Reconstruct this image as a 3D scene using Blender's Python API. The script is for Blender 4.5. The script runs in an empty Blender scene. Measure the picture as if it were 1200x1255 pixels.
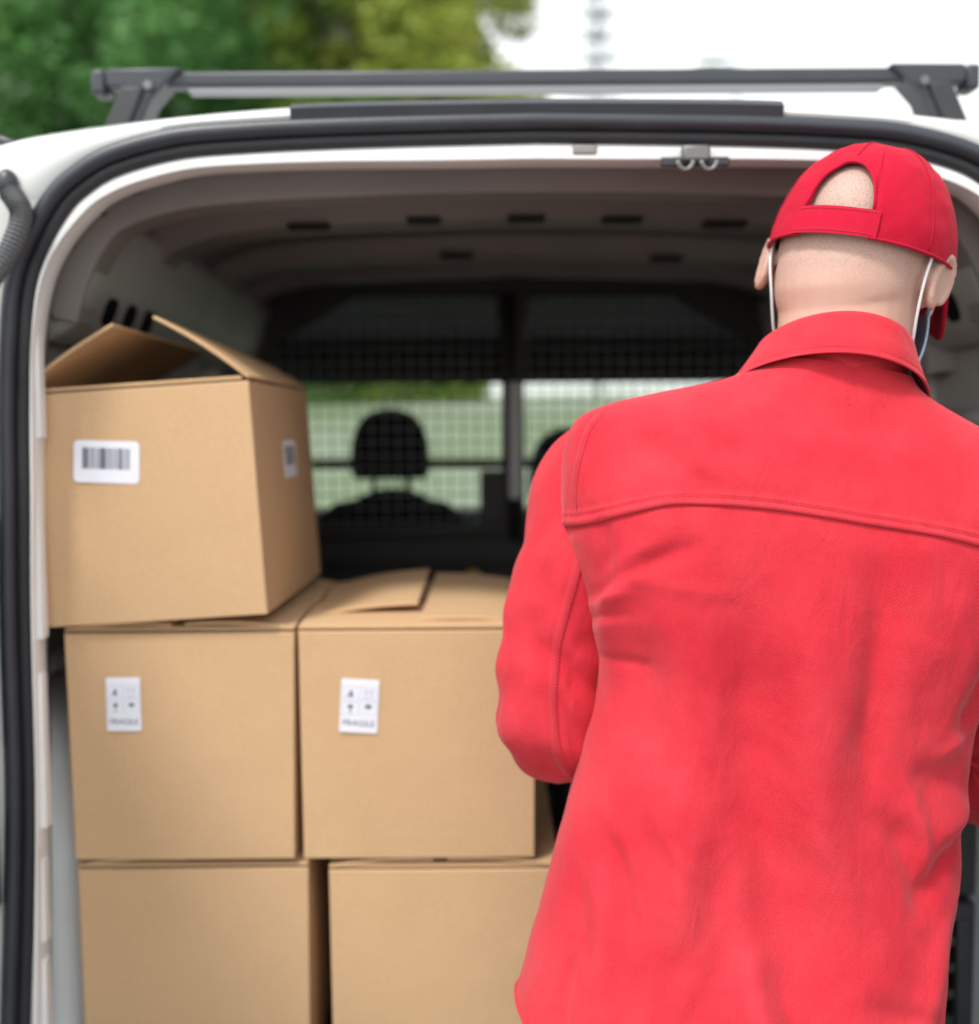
import bpy, bmesh, math, random
import numpy as np
from mathutils import Vector, Matrix, noise
from mathutils.geometry import tessellate_polygon

random.seed(7)
sc = bpy.context.scene
COL = sc.collection
R = math.radians

# ------------------------------------------------------------------ camera, sky, sun, exposure
FPX = 1350.0                                   # focal length in pixels of the 1200 x 1255 photograph
CAM = Vector((0.0, 0.0, 1.43))
cd = bpy.data.cameras.new('camera')
cam = bpy.data.objects.new('camera', cd)
COL.objects.link(cam)
CROT = Matrix.Rotation(R(90 - 4.3), 3, 'X') @ Matrix.Rotation(R(-0.35), 3, 'Z')
cam.matrix_world = Matrix.Translation(CAM) @ CROT.to_4x4()
cd.sensor_fit = 'HORIZONTAL'
cd.sensor_width = 36.0
cd.lens = 36.0 * FPX / 1200.0
cd.clip_start = 0.02
cd.clip_end = 3000
cd.dof.use_dof = True
cd.dof.focus_distance = 1.01
cd.dof.aperture_fstop = 2.45
cd.dof.aperture_blades = 0
sc.camera = cam

world = bpy.data.worlds.new('World')
sc.world = world
world.use_nodes = True
wn = world.node_tree.nodes
wl = world.node_tree.links
bg = wn['Background']
sky = wn.new('ShaderNodeTexSky')
sky.sky_type = 'NISHITA'
sky.sun_disc = False
SUN_EL, SUN_AZ = 57.0, 220.0                   # azimuth clockwise from +Y: behind the camera, a little to the left
sky.sun_elevation = R(SUN_EL)
sky.sun_rotation = R(SUN_AZ)
sky.air_density = 2.0
sky.dust_density = 1.0
hs = wn.new('ShaderNodeHueSaturation')         # thin white overcast: the blue is mostly gone
hs.inputs['Saturation'].default_value = 0.12
wl.new(sky.outputs['Color'], hs.inputs['Color'])
wl.new(hs.outputs['Color'], bg.inputs['Color'])
bg.inputs['Strength'].default_value = 0.15

sd = bpy.data.lights.new('sun', 'SUN')
sd.energy = 1.5
sd.angle = R(11)
sd.color = (1.0, 0.96, 0.9)
sun = bpy.data.objects.new('sun', sd)
COL.objects.link(sun)
az, el = R(SUN_AZ), R(SUN_EL)
sdir = Vector((math.sin(az) * math.cos(el), math.cos(az) * math.cos(el), math.sin(el)))
sun.rotation_euler = sdir.to_track_quat('Z', 'Y').to_euler()
sun.location = (-3, -6, 8)

sc.view_settings.view_transform = 'Standard'
sc.view_settings.look = 'None'
sc.view_settings.gamma = 1.0
sc.view_settings.exposure = 0.95
sc.render.engine = 'CYCLES'
sc.cycles.use_denoising = True
try:
    sc.cycles.denoiser = 'OPENIMAGEDENOISE'
except Exception:
    pass
sc.cycles.max_bounces = 8
sc.cycles.diffuse_bounces = 4
sc.cycles.transparent_max_bounces = 16


def at(px, py, Y):
    """world point seen at photograph pixel (px, py) that lies at distance Y in front of the camera"""
    d = CROT @ Vector(((px - 600.0) / FPX, (627.5 - py) / FPX, -1.0))
    t = (Y - CAM.y) / d.y
    return CAM + d * t


# ------------------------------------------------------------------ helpers
def new_mat(name, color, rough=0.5, metal=0.0, var=0.0, vscale=8.0, bump=0.0, bscale=200.0,
            spec=0.5, sheen=0.0, coat=0.0, color2=None, detail=4.0, bdist=0.002, stretch=None):
    m = bpy.data.materials.new(name)
    m.use_nodes = True
    n, l = m.node_tree.nodes, m.node_tree.links
    b = n['Principled BSDF']
    b.inputs['Base Color'].default_value = (*color, 1)
    b.inputs['Roughness'].default_value = rough
    b.inputs['Metallic'].default_value = metal
    b.inputs['Specular IOR Level'].default_value = spec
    b.inputs['Sheen Weight'].default_value = sheen
    b.inputs['Coat Weight'].default_value = coat
    tc = n.new('ShaderNodeTexCoord')
    mp = n.new('ShaderNodeMapping')
    l.new(tc.outputs['Object'], mp.inputs['Vector'])
    if stretch:
        mp.inputs['Scale'].default_value = stretch
    if var > 0 or color2:
        t = n.new('ShaderNodeTexNoise')
        t.inputs['Scale'].default_value = vscale
        t.inputs['Detail'].default_value = detail
        l.new(mp.outputs['Vector'], t.inputs['Vector'])
        r = n.new('ShaderNodeValToRGB')
        r.color_ramp.elements[0].position = 0.3
        r.color_ramp.elements[1].position = 0.7
        if color2:
            r.color_ramp.elements[0].color = (*color, 1)
            r.color_ramp.elements[1].color = (*color2, 1)
        else:
            r.color_ramp.elements[0].color = (*[c * (1 - var) for c in color], 1)
            r.color_ramp.elements[1].color = (*[min(1, c * (1 + var)) for c in color], 1)
        l.new(t.outputs['Fac'], r.inputs['Fac'])
        l.new(r.outputs['Color'], b.inputs['Base Color'])
    if bump > 0:
        t2 = n.new('ShaderNodeTexNoise')
        t2.inputs['Scale'].default_value = bscale
        t2.inputs['Detail'].default_value = 3
        l.new(mp.outputs['Vector'], t2.inputs['Vector'])
        bp = n.new('ShaderNodeBump')
        bp.inputs['Strength'].default_value = bump
        bp.inputs['Distance'].default_value = bdist
        l.new(t2.outputs['Fac'], bp.inputs['Height'])
        l.new(bp.outputs['Normal'], b.inputs['Normal'])
    return m


def root_loc(o):
    v = Vector((0, 0, 0))
    while o is not None:
        v += o.location
        o = o.parent
    return v


class MB:
    def __init__(self):
        self.v, self.f = [], []

    def add(self, vs, fs):
        o = len(self.v)
        self.v += [Vector(p) for p in vs]
        self.f += [tuple(i + o for i in f) for f in fs]
        return self

    def box(self, c, s, rot=None):
        c = Vector(c)
        vs = []
        for dz in (-.5, .5):
            for dx, dy in ((-.5, -.5), (.5, -.5), (.5, .5), (-.5, .5)):
                p = Vector((dx * s[0], dy * s[1], dz * s[2]))
                if rot is not None:
                    p = rot @ p
                vs.append(c + p)
        return self.add(vs, [(3, 2, 1, 0), (4, 5, 6, 7), (0, 1, 5, 4), (1, 2, 6, 5), (2, 3, 7, 6), (3, 0, 4, 7)])

    def grid(self, rows, closed=False, cap=False):
        n = len(rows[0])
        vs = [p for r in rows for p in r]
        fs = []
        m = n if closed else n - 1
        for i in range(len(rows) - 1):
            for j in range(m):
                a, b = i * n + j, i * n + (j + 1) % n
                fs.append((a, b, b + n, a + n))
        if cap:
            fs.append(tuple(reversed(range(n))))
            fs.append(tuple(range((len(rows) - 1) * n, len(rows) * n)))
        return self.add(vs, fs)

    def tube(self, pts, r, seg=8, cap=True, flat=None):
        pts = [Vector(p) for p in pts]
        rs = r if isinstance(r, (list, tuple)) else [r] * len(pts)
        rows = []
        t0 = (pts[1] - pts[0]).normalized()
        a = t0.orthogonal().normalized()
        for i, p in enumerate(pts):
            t = (pts[min(i + 1, len(pts) - 1)] - pts[max(i - 1, 0)]).normalized()
            a = (a - t * a.dot(t)).normalized()
            b = t.cross(a)
            rows.append([p + (a * math.cos(2 * math.pi * k / seg) + b * math.sin(2 * math.pi * k / seg)) * rs[i] for k in range(seg)])
        return self.grid(rows, True, cap)

    def prism(self, poly, d):
        """extrude a closed outline (list of points) by vector d"""
        d = Vector(d)
        n = len(poly)
        vs = [Vector(p) for p in poly] + [Vector(p) + d for p in poly]
        fs = [tuple(reversed(range(n))), tuple(range(n, 2 * n))]
        fs += [(i, (i + 1) % n, n + (i + 1) % n, n + i) for i in range(n)]
        return self.add(vs, fs)

    def ellipsoid(self, c, r, M=None, nu=24, nv=16):
        c = Vector(c)
        rows = []
        for i in range(nv + 1):
            th = math.pi * min(max(i / nv, 0.004), 0.996)
            row = []
            for j in range(nu):
                ph = 2 * math.pi * j / nu
                p = Vector((r[0] * math.sin(th) * math.cos(ph), r[1] * math.sin(th) * math.sin(ph), -r[2] * math.cos(th)))
                if M is not None:
                    p = M @ p
                row.append(c + p)
            rows.append(row)
        return self.grid(rows, True, True)

    def build(self, name, mat, parent=None, smooth=False, angle=None, bevel=0.0, bseg=2, solid=0.0, soff=-1.0, uv=None):
        off = root_loc(parent)
        me = bpy.data.meshes.new(name)
        me.from_pydata([tuple(p - off) for p in self.v], [], self.f)
        bm = bmesh.new()
        bm.from_mesh(me)
        bmesh.ops.recalc_face_normals(bm, faces=bm.faces)
        bm.to_mesh(me)
        bm.free()
        if uv is not None:
            lay = me.uv_layers.new(name='UVMap')
            idx = np.zeros(len(me.loops), dtype=np.int32)
            me.loops.foreach_get('vertex_index', idx)
            lay.data.foreach_set('uv', np.asarray(uv, dtype=np.float32)[idx].ravel())
        me.materials.append(mat)
        if smooth or angle:
            me.shade_smooth()
            if angle:
                me.set_sharp_from_angle(angle=R(angle))
        o = bpy.data.objects.new(name, me)
        COL.objects.link(o)
        if parent is not None:
            o.parent = parent
        if solid:
            s = o.modifiers.new('solid', 'SOLIDIFY')
            s.thickness = solid
            s.offset = soff
        if bevel:
            b = o.modifiers.new('bevel', 'BEVEL')
            b.width = bevel
            b.segments = bseg
            b.limit_method = 'ANGLE'
            b.angle_limit = R(40)
            me.shade_smooth()
            me.set_sharp_from_angle(angle=R(50))
            b.harden_normals = False
        return o


def grid_uv(rows, closed=True):
    """cloth coordinates in metres for a grid of rows: along the middle row, and down the columns"""
    n, m = len(rows[0]), len(rows)
    A = np.array([[tuple(p) for p in r] for r in rows])
    mid = A[m // 2]
    u = np.concatenate([[0], np.cumsum(np.linalg.norm(np.diff(mid, axis=0), axis=1))])
    dv = np.linalg.norm(np.diff(A, axis=0), axis=2).mean(axis=1)
    v = np.concatenate([[0], np.cumsum(dv)])
    U, V = np.meshgrid(u, v)
    return np.stack([U.ravel(), V.ravel()], -1)


def tag(o, label=None, cat=None, group=None, kind=None):
    if label: o['label'] = label
    if cat: o['category'] = cat
    if group: o['group'] = group
    if kind: o['kind'] = kind
    return o


def empty(name, loc):
    o = bpy.data.objects.new(name, None)
    o.empty_display_size = 0.1
    o.location = loc
    COL.objects.link(o)
    return o


def catmull(P, per=8):
    """dense Catmull-Rom through control points, a fixed number of samples per span"""
    P = [Vector(p) for p in P]
    out = []
    for i in range(len(P) - 1):
        p0, p1, p2 = P[max(i - 1, 0)], P[i], P[i + 1]
        p3 = P[min(i + 2, len(P) - 1)]
        for k in range(per):
            t = k / per
            out.append(0.5 * ((2 * p1) + (p2 - p0) * t + (2 * p0 - 5 * p1 + 4 * p2 - p3) * t * t + (3 * p1 - p0 - 3 * p2 + p3) * t ** 3))
    out.append(P[-1])
    return out


def interp(x, xs, ys):
    return float(np.interp(x, xs, ys))


# ------------------------------------------------------------------ materials
M = {}
M['white_paint'] = new_mat('white_paint', (0.62, 0.63, 0.615), 0.28, coat=0.5, var=0.02, vscale=3)
M['inner_paint'] = new_mat('inner_paint', (0.80, 0.80, 0.79), 0.42, var=0.05, vscale=5, bump=0.05, bscale=120)
M['cargo_paint_shaded'] = new_mat('cargo_paint_shaded', (0.23, 0.212, 0.20), 0.5, var=0.14, vscale=3, bump=0.08, bscale=60)  # white van paint made grey: the cargo bay's shade is in the colour
M['arch_paint'] = new_mat('arch_paint', (0.66, 0.70, 0.72), 0.38, var=0.06, vscale=4)
M['rubber'] = new_mat('rubber', (0.024, 0.028, 0.037), 0.42, var=0.15, vscale=20, bump=0.1, bscale=300, spec=0.6)
M['rubber_dark'] = new_mat('rubber_dark', (0.016, 0.016, 0.019), 0.6, var=0.15, vscale=20)
M['black_plastic'] = new_mat('black_plastic', (0.025, 0.027, 0.031), 0.45, var=0.12, vscale=15, bump=0.15, bscale=400)
M['rack'] = new_mat('rack', (0.030, 0.034, 0.042), 0.38, var=0.1, vscale=12, bump=0.1, bscale=250)
M['alu'] = new_mat('alu', (0.26, 0.27, 0.28), 0.45, metal=0.3)
M['bolt'] = new_mat('bolt', (0.17, 0.17, 0.165), 0.45, metal=0.7)
M['chrome'] = new_mat('chrome', (0.72, 0.72, 0.70), 0.2, metal=1.0)
M['slot_shade'] = new_mat('slot_shade', (0.02, 0.018, 0.017), 0.8)  # near-black: the shade inside slots and holes put into the colour
M['wall_paint_shaded'] = new_mat('wall_paint_shaded', (0.40, 0.40, 0.385), 0.45, var=0.16, vscale=4, bump=0.08, bscale=60)  # same van paint, lighter grey for the walls; shade put into the colour
M['hole_shade'] = new_mat('hole_shade', (0.006, 0.006, 0.006), 0.9, spec=0.1)  # black plugs: the dark inside of punched holes, put into colour
M['bulkhead'] = new_mat('bulkhead', (0.030, 0.027, 0.026), 0.55, var=0.15, vscale=6, bump=0.1, bscale=90)
M['seat'] = new_mat('seat', (0.010, 0.010, 0.011), 0.9, var=0.2, vscale=30, bump=0.3, bscale=300, spec=0.2)
M['wire'] = new_mat('wire', (0.36, 0.38, 0.38), 0.5)
M['post'] = new_mat('post', (0.62, 0.62, 0.62), 0.5)
M['yellow'] = new_mat('yellow', (0.55, 0.40, 0.02), 0.5)
M['conduit'] = new_mat('conduit', (0.10, 0.105, 0.11), 0.55)
M['tyre'] = new_mat('tyre', (0.02, 0.02, 0.02), 0.85)
M['paper'] = new_mat('paper', (0.78, 0.79, 0.86), 0.55)
M['ink'] = new_mat('ink', (0.10, 0.115, 0.16), 0.6)
M['ink_soft'] = new_mat('ink_soft', (0.42, 0.45, 0.55), 0.6)
M['ink_green'] = new_mat('ink_green', (0.04, 0.14, 0.13), 0.6)
M['asphalt'] = new_mat('asphalt', (0.24, 0.245, 0.24), 0.9, var=0.2, vscale=1.5, bump=0.4, bscale=80)
M['bank'] = new_mat('bank', (0.17, 0.22, 0.10), 0.95, color2=(0.32, 0.335, 0.285), vscale=0.22)
M['bark'] = new_mat('bark', (0.09, 0.065, 0.045), 0.9, var=0.3, vscale=6, bump=0.8, bscale=18, bdist=0.03)
M['lamp_metal'] = new_mat('lamp_metal', (0.22, 0.26, 0.27), 0.5, metal=0.3)
M['mask'] = new_mat('mask', (0.42, 0.60, 0.78), 0.8, var=0.03, vscale=60)
M['loop'] = new_mat('loop', (0.80, 0.80, 0.82), 0.8, bump=0.3, bscale=900)
M['trousers'] = new_mat('trousers', (0.012, 0.013, 0.018), 0.85, var=0.2, vscale=30, spec=0.2)
M['shoe'] = new_mat('shoe', (0.02, 0.02, 0.022), 0.6)


def cardboard_mat():
    m = new_mat('cardboard', (0.46, 0.285, 0.148), 0.82, spec=0.15)
    n, l = m.node_tree.nodes, m.node_tree.links
    b = n['Principled BSDF']
    mp = next(x for x in n if x.type == 'MAPPING')
    t1 = n.new('ShaderNodeTexNoise'); t1.inputs['Scale'].default_value = 5; t1.inputs['Detail'].default_value = 5
    t2 = n.new('ShaderNodeTexNoise'); t2.inputs['Scale'].default_value = 420; t2.inputs['Detail'].default_value = 2
    l.new(mp.outputs['Vector'], t1.inputs['Vector']); l.new(mp.outputs['Vector'], t2.inputs['Vector'])
    ma = n.new('ShaderNodeMix'); ma.data_type = 'RGBA'
    ma.inputs['A'].default_value = (0.53, 0.342, 0.188, 1); ma.inputs['B'].default_value = (0.63, 0.420, 0.242, 1)
    l.new(t1.outputs['Fac'], ma.inputs['Factor'])
    mb = n.new('ShaderNodeMix'); mb.data_type = 'RGBA'; mb.blend_type = 'OVERLAY'
    mb.inputs['Factor'].default_value = 0.22
    l.new(ma.outputs['Result'], mb.inputs['A']); l.new(t2.outputs['Color'], mb.inputs['B'])
    bw = n.new('ShaderNodeRGBToBW'); l.new(t2.outputs['Color'], bw.inputs['Color'])
    l.new(bw.outputs['Val'], mb.inputs['B'])
    l.new(mb.outputs['Result'], b.inputs['Base Color'])
    # corrugation flutes: fine upright ribs
    w = n.new('ShaderNodeTexWave'); w.wave_type = 'BANDS'; w.bands_direction = 'X'
    w.inputs['Scale'].default_value = 45; w.inputs['Distortion'].default_value = 0.6
    l.new(mp.outputs['Vector'], w.inputs['Vector'])
    t3 = n.new('ShaderNodeTexNoise'); t3.inputs['Scale'].default_value = 14
    l.new(mp.outputs['Vector'], t3.inputs['Vector'])
    ad = n.new('ShaderNodeMath'); ad.operation = 'MULTIPLY_ADD'; ad.inputs[1].default_value = 0.12
    l.new(w.outputs['Fac'], ad.inputs[0]); l.new(t3.outputs['Fac'], ad.inputs[2])
    bp = n.new('ShaderNodeBump'); bp.inputs['Strength'].default_value = 0.4; bp.inputs['Distance'].default_value = 0.004
    l.new(ad.outputs['Value'], bp.inputs['Height']); l.new(bp.outputs['Normal'], b.inputs['Normal'])
    return m


M['cardboard'] = cardboard_mat()


def cloth_mat(name, c1, c2, rough, sheen, weave):
    m = new_mat(name, c1, rough, spec=0.12, sheen=sheen)
    n, l = m.node_tree.nodes, m.node_tree.links
    b = n['Principled BSDF']
    b.inputs['Sheen Roughness'].default_value = 0.45
    b.inputs['Sheen Tint'].default_value = (1.0, 0.60, 0.62, 1)
    mp = next(x for x in n if x.type == 'MAPPING')
    t1 = n.new('ShaderNodeTexNoise'); t1.inputs['Scale'].default_value = 7; t1.inputs['Detail'].default_value = 6; t1.inputs['Roughness'].default_value = 0.65
    t2 = n.new('ShaderNodeTexNoise'); t2.inputs['Scale'].default_value = 520; t2.inputs['Detail'].default_value = 2
    l.new(mp.outputs['Vector'], t1.inputs['Vector']); l.new(mp.outputs['Vector'], t2.inputs['Vector'])
    mr = n.new('ShaderNodeMapRange'); mr.inputs['From Min'].default_value = 0.35; mr.inputs['From Max'].default_value = 0.7
    l.new(t1.outputs['Fac'], mr.inputs['Value'])
    ma = n.new('ShaderNodeMix'); ma.data_type = 'RGBA'
    ma.inputs['A'].default_value = (*c1, 1); ma.inputs['B'].default_value = (*c2, 1)
    l.new(mr.outputs['Result'], ma.inputs['Factor'])
    mb = n.new('ShaderNodeMix'); mb.data_type = 'RGBA'; mb.blend_type = 'OVERLAY'; mb.inputs['Factor'].default_value = 0.16
    l.new(ma.outputs['Result'], mb.inputs['A']); l.new(t2.outputs['Fac'], mb.inputs['B'])
    l.new(mb.outputs['Result'], b.inputs['Base Color'])
    w = n.new('ShaderNodeTexWave'); w.bands_direction = 'X'; w.inputs['Scale'].default_value = weave
    w.inputs['Distortion'].default_value = 1.2; w.inputs['Detail'].default_value = 1.0; w.inputs['Detail Scale'].default_value = 2.5
    tcu = next(x for x in n if x.type == 'TEX_COORD')
    mpu = n.new('ShaderNodeMapping'); mpu.inputs['Rotation'].default_value = (0, 0, R(52))
    l.new(tcu.outputs['UV'], mpu.inputs['Vector'])
    l.new(mpu.outputs['Vector'], w.inputs['Vector'])
    mc = n.new('ShaderNodeMix'); mc.data_type = 'RGBA'; mc.blend_type = 'MULTIPLY'; mc.inputs['Factor'].default_value = 1.0
    wr_ = n.new('ShaderNodeMapRange'); wr_.inputs['To Min'].default_value = 0.84; wr_.inputs['To Max'].default_value = 1.08
    l.new(w.outputs['Fac'], wr_.inputs['Value'])
    l.new(mb.outputs['Result'], mc.inputs['A']); l.new(wr_.outputs['Result'], mc.inputs['B'])
    gp = n.new('ShaderNodeNewGeometry')
    mrp = n.new('ShaderNodeMapRange'); mrp.inputs['From Min'].default_value = 0.505; mrp.inputs['From Max'].default_value = 0.60
    mrp.inputs['To Max'].default_value = 0.14
    l.new(gp.outputs['Pointiness'], mrp.inputs['Value'])
    fd = n.new('ShaderNodeMix'); fd.data_type = 'RGBA'; fd.inputs['B'].default_value = (min(1, c2[0] * 1.25), c2[1] * 3.2, c2[2] * 3.0, 1)
    l.new(mrp.outputs['Result'], fd.inputs['Factor']); l.new(mc.outputs['Result'], fd.inputs['A'])
    l.new(fd.outputs['Result'], b.inputs['Base Color'])
    t4 = n.new('ShaderNodeTexNoise'); t4.inputs['Scale'].default_value = 22; t4.inputs['Detail'].default_value = 5; t4.inputs['Distortion'].default_value = 0.8
    mp2 = n.new('ShaderNodeMapping'); mp2.inputs['Scale'].default_value = (1.6, 1.0, 0.7)
    l.new(mp.outputs['Vector'], mp2.inputs['Vector']); l.new(mp2.outputs['Vector'], t4.inputs['Vector'])
    bp0 = n.new('ShaderNodeBump'); bp0.inputs['Strength'].default_value = 0.7; bp0.inputs['Distance'].default_value = 0.004
    l.new(t4.outputs['Fac'], bp0.inputs['Height'])
    ad = n.new('ShaderNodeMath'); ad.operation = 'ADD'
    l.new(w.outputs['Fac'], ad.inputs[0]); l.new(t2.outputs['Fac'], ad.inputs[1])
    bp = n.new('ShaderNodeBump'); bp.inputs['Strength'].default_value = 0.35; bp.inputs['Distance'].default_value = 0.0005
    l.new(bp0.outputs['Normal'], bp.inputs['Normal'])
    l.new(ad.outputs['Value'], bp.inputs['Height']); l.new(bp.outputs['Normal'], b.inputs['Normal'])
    return m


M['shirt'] = cloth_mat('shirt_cloth', (0.54, 0.023, 0.039), (0.64, 0.046, 0.062), 0.95, 0.20, 165)
M['thread'] = new_mat('thread', (0.50, 0.028, 0.042), 0.9)
M['cap'] = cloth_mat('cap_cloth', (0.46, 0.007, 0.028), (0.49, 0.010, 0.033), 0.9, 0.06, 190)


def glass_mat():
    m = bpy.data.materials.new('window_glass')
    m.use_nodes = True
    n, l = m.node_tree.nodes, m.node_tree.links
    n.remove(n['Principled BSDF'])
    out = n['Material Output']
    tr = n.new('ShaderNodeBsdfTransparent'); tr.inputs['Color'].default_value = (0.68, 0.76, 0.72, 1)
    gl = n.new('ShaderNodeBsdfGlossy'); gl.inputs['Roughness'].default_value = 0.02
    fr = n.new('ShaderNodeFresnel'); fr.inputs['IOR'].default_value = 1.5
    mx = n.new('ShaderNodeMixShader')
    l.new(fr.outputs['Fac'], mx.inputs['Fac']); l.new(tr.outputs['BSDF'], mx.inputs[1]); l.new(gl.outputs['BSDF'], mx.inputs[2])
    l.new(mx.outputs['Shader'], out.inputs['Surface'])
    return m


M['glass'] = glass_mat()


def leaf_mat(name, a, b2, c):
    m = bpy.data.materials.new(name)
    m.use_nodes = True
    n, l = m.node_tree.nodes, m.node_tree.links
    b = n['Principled BSDF']
    b.inputs['Roughness'].default_value = 0.6
    tc = n.new('ShaderNodeTexCoord')
    t = n.new('ShaderNodeTexNoise'); t.inputs['Scale'].default_value = 0.9; t.inputs['Detail'].default_value = 5
    l.new(tc.outputs['Object'], t.inputs['Vector'])
    r = n.new('ShaderNodeValToRGB')
    r.color_ramp.elements[0].position = 0.32; r.color_ramp.elements[0].color = (*a, 1)
    r.color_ramp.elements[1].position = 0.68; r.color_ramp.elements[1].color = (*c, 1)
    e = r.color_ramp.elements.new(0.5); e.color = (*b2, 1)
    l.new(t.outputs['Fac'], r.inputs['Fac'])
    l.new(r.outputs['Color'], b.inputs['Base Color'])
    tl = n.new('ShaderNodeBsdfTranslucent')
    l.new(r.outputs['Color'], tl.inputs['Color'])
    mx = n.new('ShaderNodeMixShader'); mx.inputs['Fac'].default_value = 0.35
    out = n['Material Output']
    l.new(b.outputs['BSDF'], mx.inputs[1]); l.new(tl.outputs['BSDF'], mx.inputs[2])
    l.new(mx.outputs['Shader'], out.inputs['Surface'])
    return m


M['leaf_green'] = leaf_mat('leaf_green', (0.054, 0.155, 0.039), (0.093, 0.248, 0.062), (0.155, 0.341, 0.093))
M['leaf_dark'] = leaf_mat('leaf_dark', (0.041, 0.074, 0.016), (0.068, 0.115, 0.024), (0.121, 0.176, 0.041))
M['leaf_olive'] = leaf_mat('leaf_olive', (0.081, 0.162, 0.020), (0.162, 0.257, 0.034), (0.270, 0.351, 0.054))
M['leaf_yellow'] = leaf_mat('leaf_yellow', (0.175, 0.250, 0.031), (0.300, 0.362, 0.056), (0.425, 0.450, 0.088))
M['leaf_conifer_haze'] = leaf_mat('leaf_conifer_haze', (0.10, 0.15, 0.14), (0.14, 0.19, 0.18), (0.18, 0.23, 0.22))  # greyed needles: haze of the bright sky put into their colour

# ------------------------------------------------------------------ ground and bank
g = MB().add([(-400, -120, 0), (400, -120, 0), (400, 900, 0), (-400, 900, 0)], [(0, 1, 2, 3)]).build('ground', M['asphalt'])
tag(g, kind='structure')
rows = []
for i in range(26):
    y = 9 + i * 2.2
    row = []
    for j in range(61):
        x = -45 + j * 1.5
        h = 2.15 * min(1, max(0, (y - 9) / 15)) ** .8 + 0.12 * noise.noise(Vector((x * .2, y * .2, 0))) * min(1, (y - 9) / 4)
        row.append((x, y, 0.004 + max(0, h) if i else -0.05))
    rows.append(row)
tag(MB().grid(rows).build('grass_bank', M['bank'], smooth=True), kind='structure')

# ------------------------------------------------------------------ the van
VC = 0.060                     # the van's centre line, x
VY = 1.35                      # rear door opening
FLOOR = 0.574
van = empty('delivery_van', (VC, 2.6, 0))
tag(van, 'white delivery van with open rear doors and a black roof bar', 'van')

S_PX = [(18, 1400), (20, 1255), (24, 1121), (26, 965), (20, 756), (19, 600), (18, 500), (20, 420), (26, 350), (42, 300),
        (70, 251), (96, 224), (139, 198), (215, 177), (300, 169), (400, 164), (530, 160), (665, 157)]
F_PX = [(56, 1400), (56, 1255), (56, 1121), (54, 965), (50, 756), (50, 600), (49, 500), (49, 420), (60, 350), (82, 302),
        (116, 262), (143, 243), (182, 228), (240, 214), (305, 209), (400, 206), (530, 205), (665, 203)]
B_PX = [(-260, 1400), (-260, 1255), (-256, 1121), (-250, 965), (-240, 756), (-228, 600), (-210, 500), (-185, 420), (-155, 340), (-112, 262),
        (-60, 208), (0, 179), (80, 163), (190, 149), (290, 139), (395, 132), (530, 129), (665, 127)]


def mirrored(pxs, Y, per=8):
    L = [at(px, py, Y) for px, py in pxs]
    # take out the half degree of roll so that the body is upright and symmetric
    L = [Vector((p.x, Y, p.z)) for p in L]
    L[-1].x = VC
    D = catmull(L, per)
    D[-1].x = VC
    return D + [Vector((2 * VC - p.x, p.y, p.z)) for p in reversed(D[:-1])]


def inward(path):
    out = []
    for i, p in enumerate(path):
        t = (path[min(i + 1, len(path) - 1)] - path[max(i - 1, 0)]).normalized()
        out.append(Vector((t.z, 0, -t.x)))       # left side runs up, so inward is +x
    return out


SP = mirrored(S_PX, VY)
SN = inward(SP)
FP = mirrored(F_PX, VY + 0.02)
FN = inward(FP)
BP = mirrored(B_PX, VY + 0.022)
BN = inward(BP)


def off(path, nor, d, y):
    return [Vector((p.x + n.x * d, y, p.z + n.z * d)) for p, n in zip(path, nor)]


# outer skin: from the seal out over the pillar and forward along roof and sides
o_in = off(SP, SN, -0.010, VY + 0.004)
o_m1 = [a.lerp(b, 0.30) for a, b in zip(off(SP, SN, -0.016, VY - 0.004), BP)]
o_m1 = [Vector((p.x, VY - 0.006, p.z)) for p in o_m1]
o_m2 = [a.lerp(b, 0.72) for a, b in zip(off(SP, SN, -0.016, VY), BP)]
o_m2 = [Vector((p.x, VY + 0.000, p.z)) for p in o_m2]
rings = [o_in, off(SP, SN, -0.016, VY - 0.004), o_m1, o_m2, off(BP, BN, 0.004, VY + 0.010), BP,
         off(BP, BN, -0.009, VY + 0.045), off(BP, BN, -0.014, VY + 0.12), off(BP, BN, -0.020, VY + 0.30),
         off(BP, BN, -0.03, VY + 0.8), off(BP, BN, -0.035, VY + 1.35), off(BP, BN, -0.03, VY + 1.9)]
MB().grid(rings).build('body_shell', M['white_paint'], van, angle=50)

# rubber seal
seal = MB()
rows = []
for k in range(13):
    a = 2 * math.pi * k / 12
    rows.append(off(SP, SN, -0.0075 + 0.0105 * math.cos(a), VY - 0.005 + 0.011 * math.sin(a)))
seal.grid(rows)
seal_o = seal.build('door_seal', M['rubber'], van, smooth=True)
rows = []
for k in range(13):
    a = 2 * math.pi * k / 12
    rows.append(off(SP, SN, 0.0095 + 0.0085 * math.cos(a), VY + 0.001 + 0.008 * math.sin(a)))
MB().grid(rows).build('seal_lip', M['rubber_dark'], seal_o, smooth=True)

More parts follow.
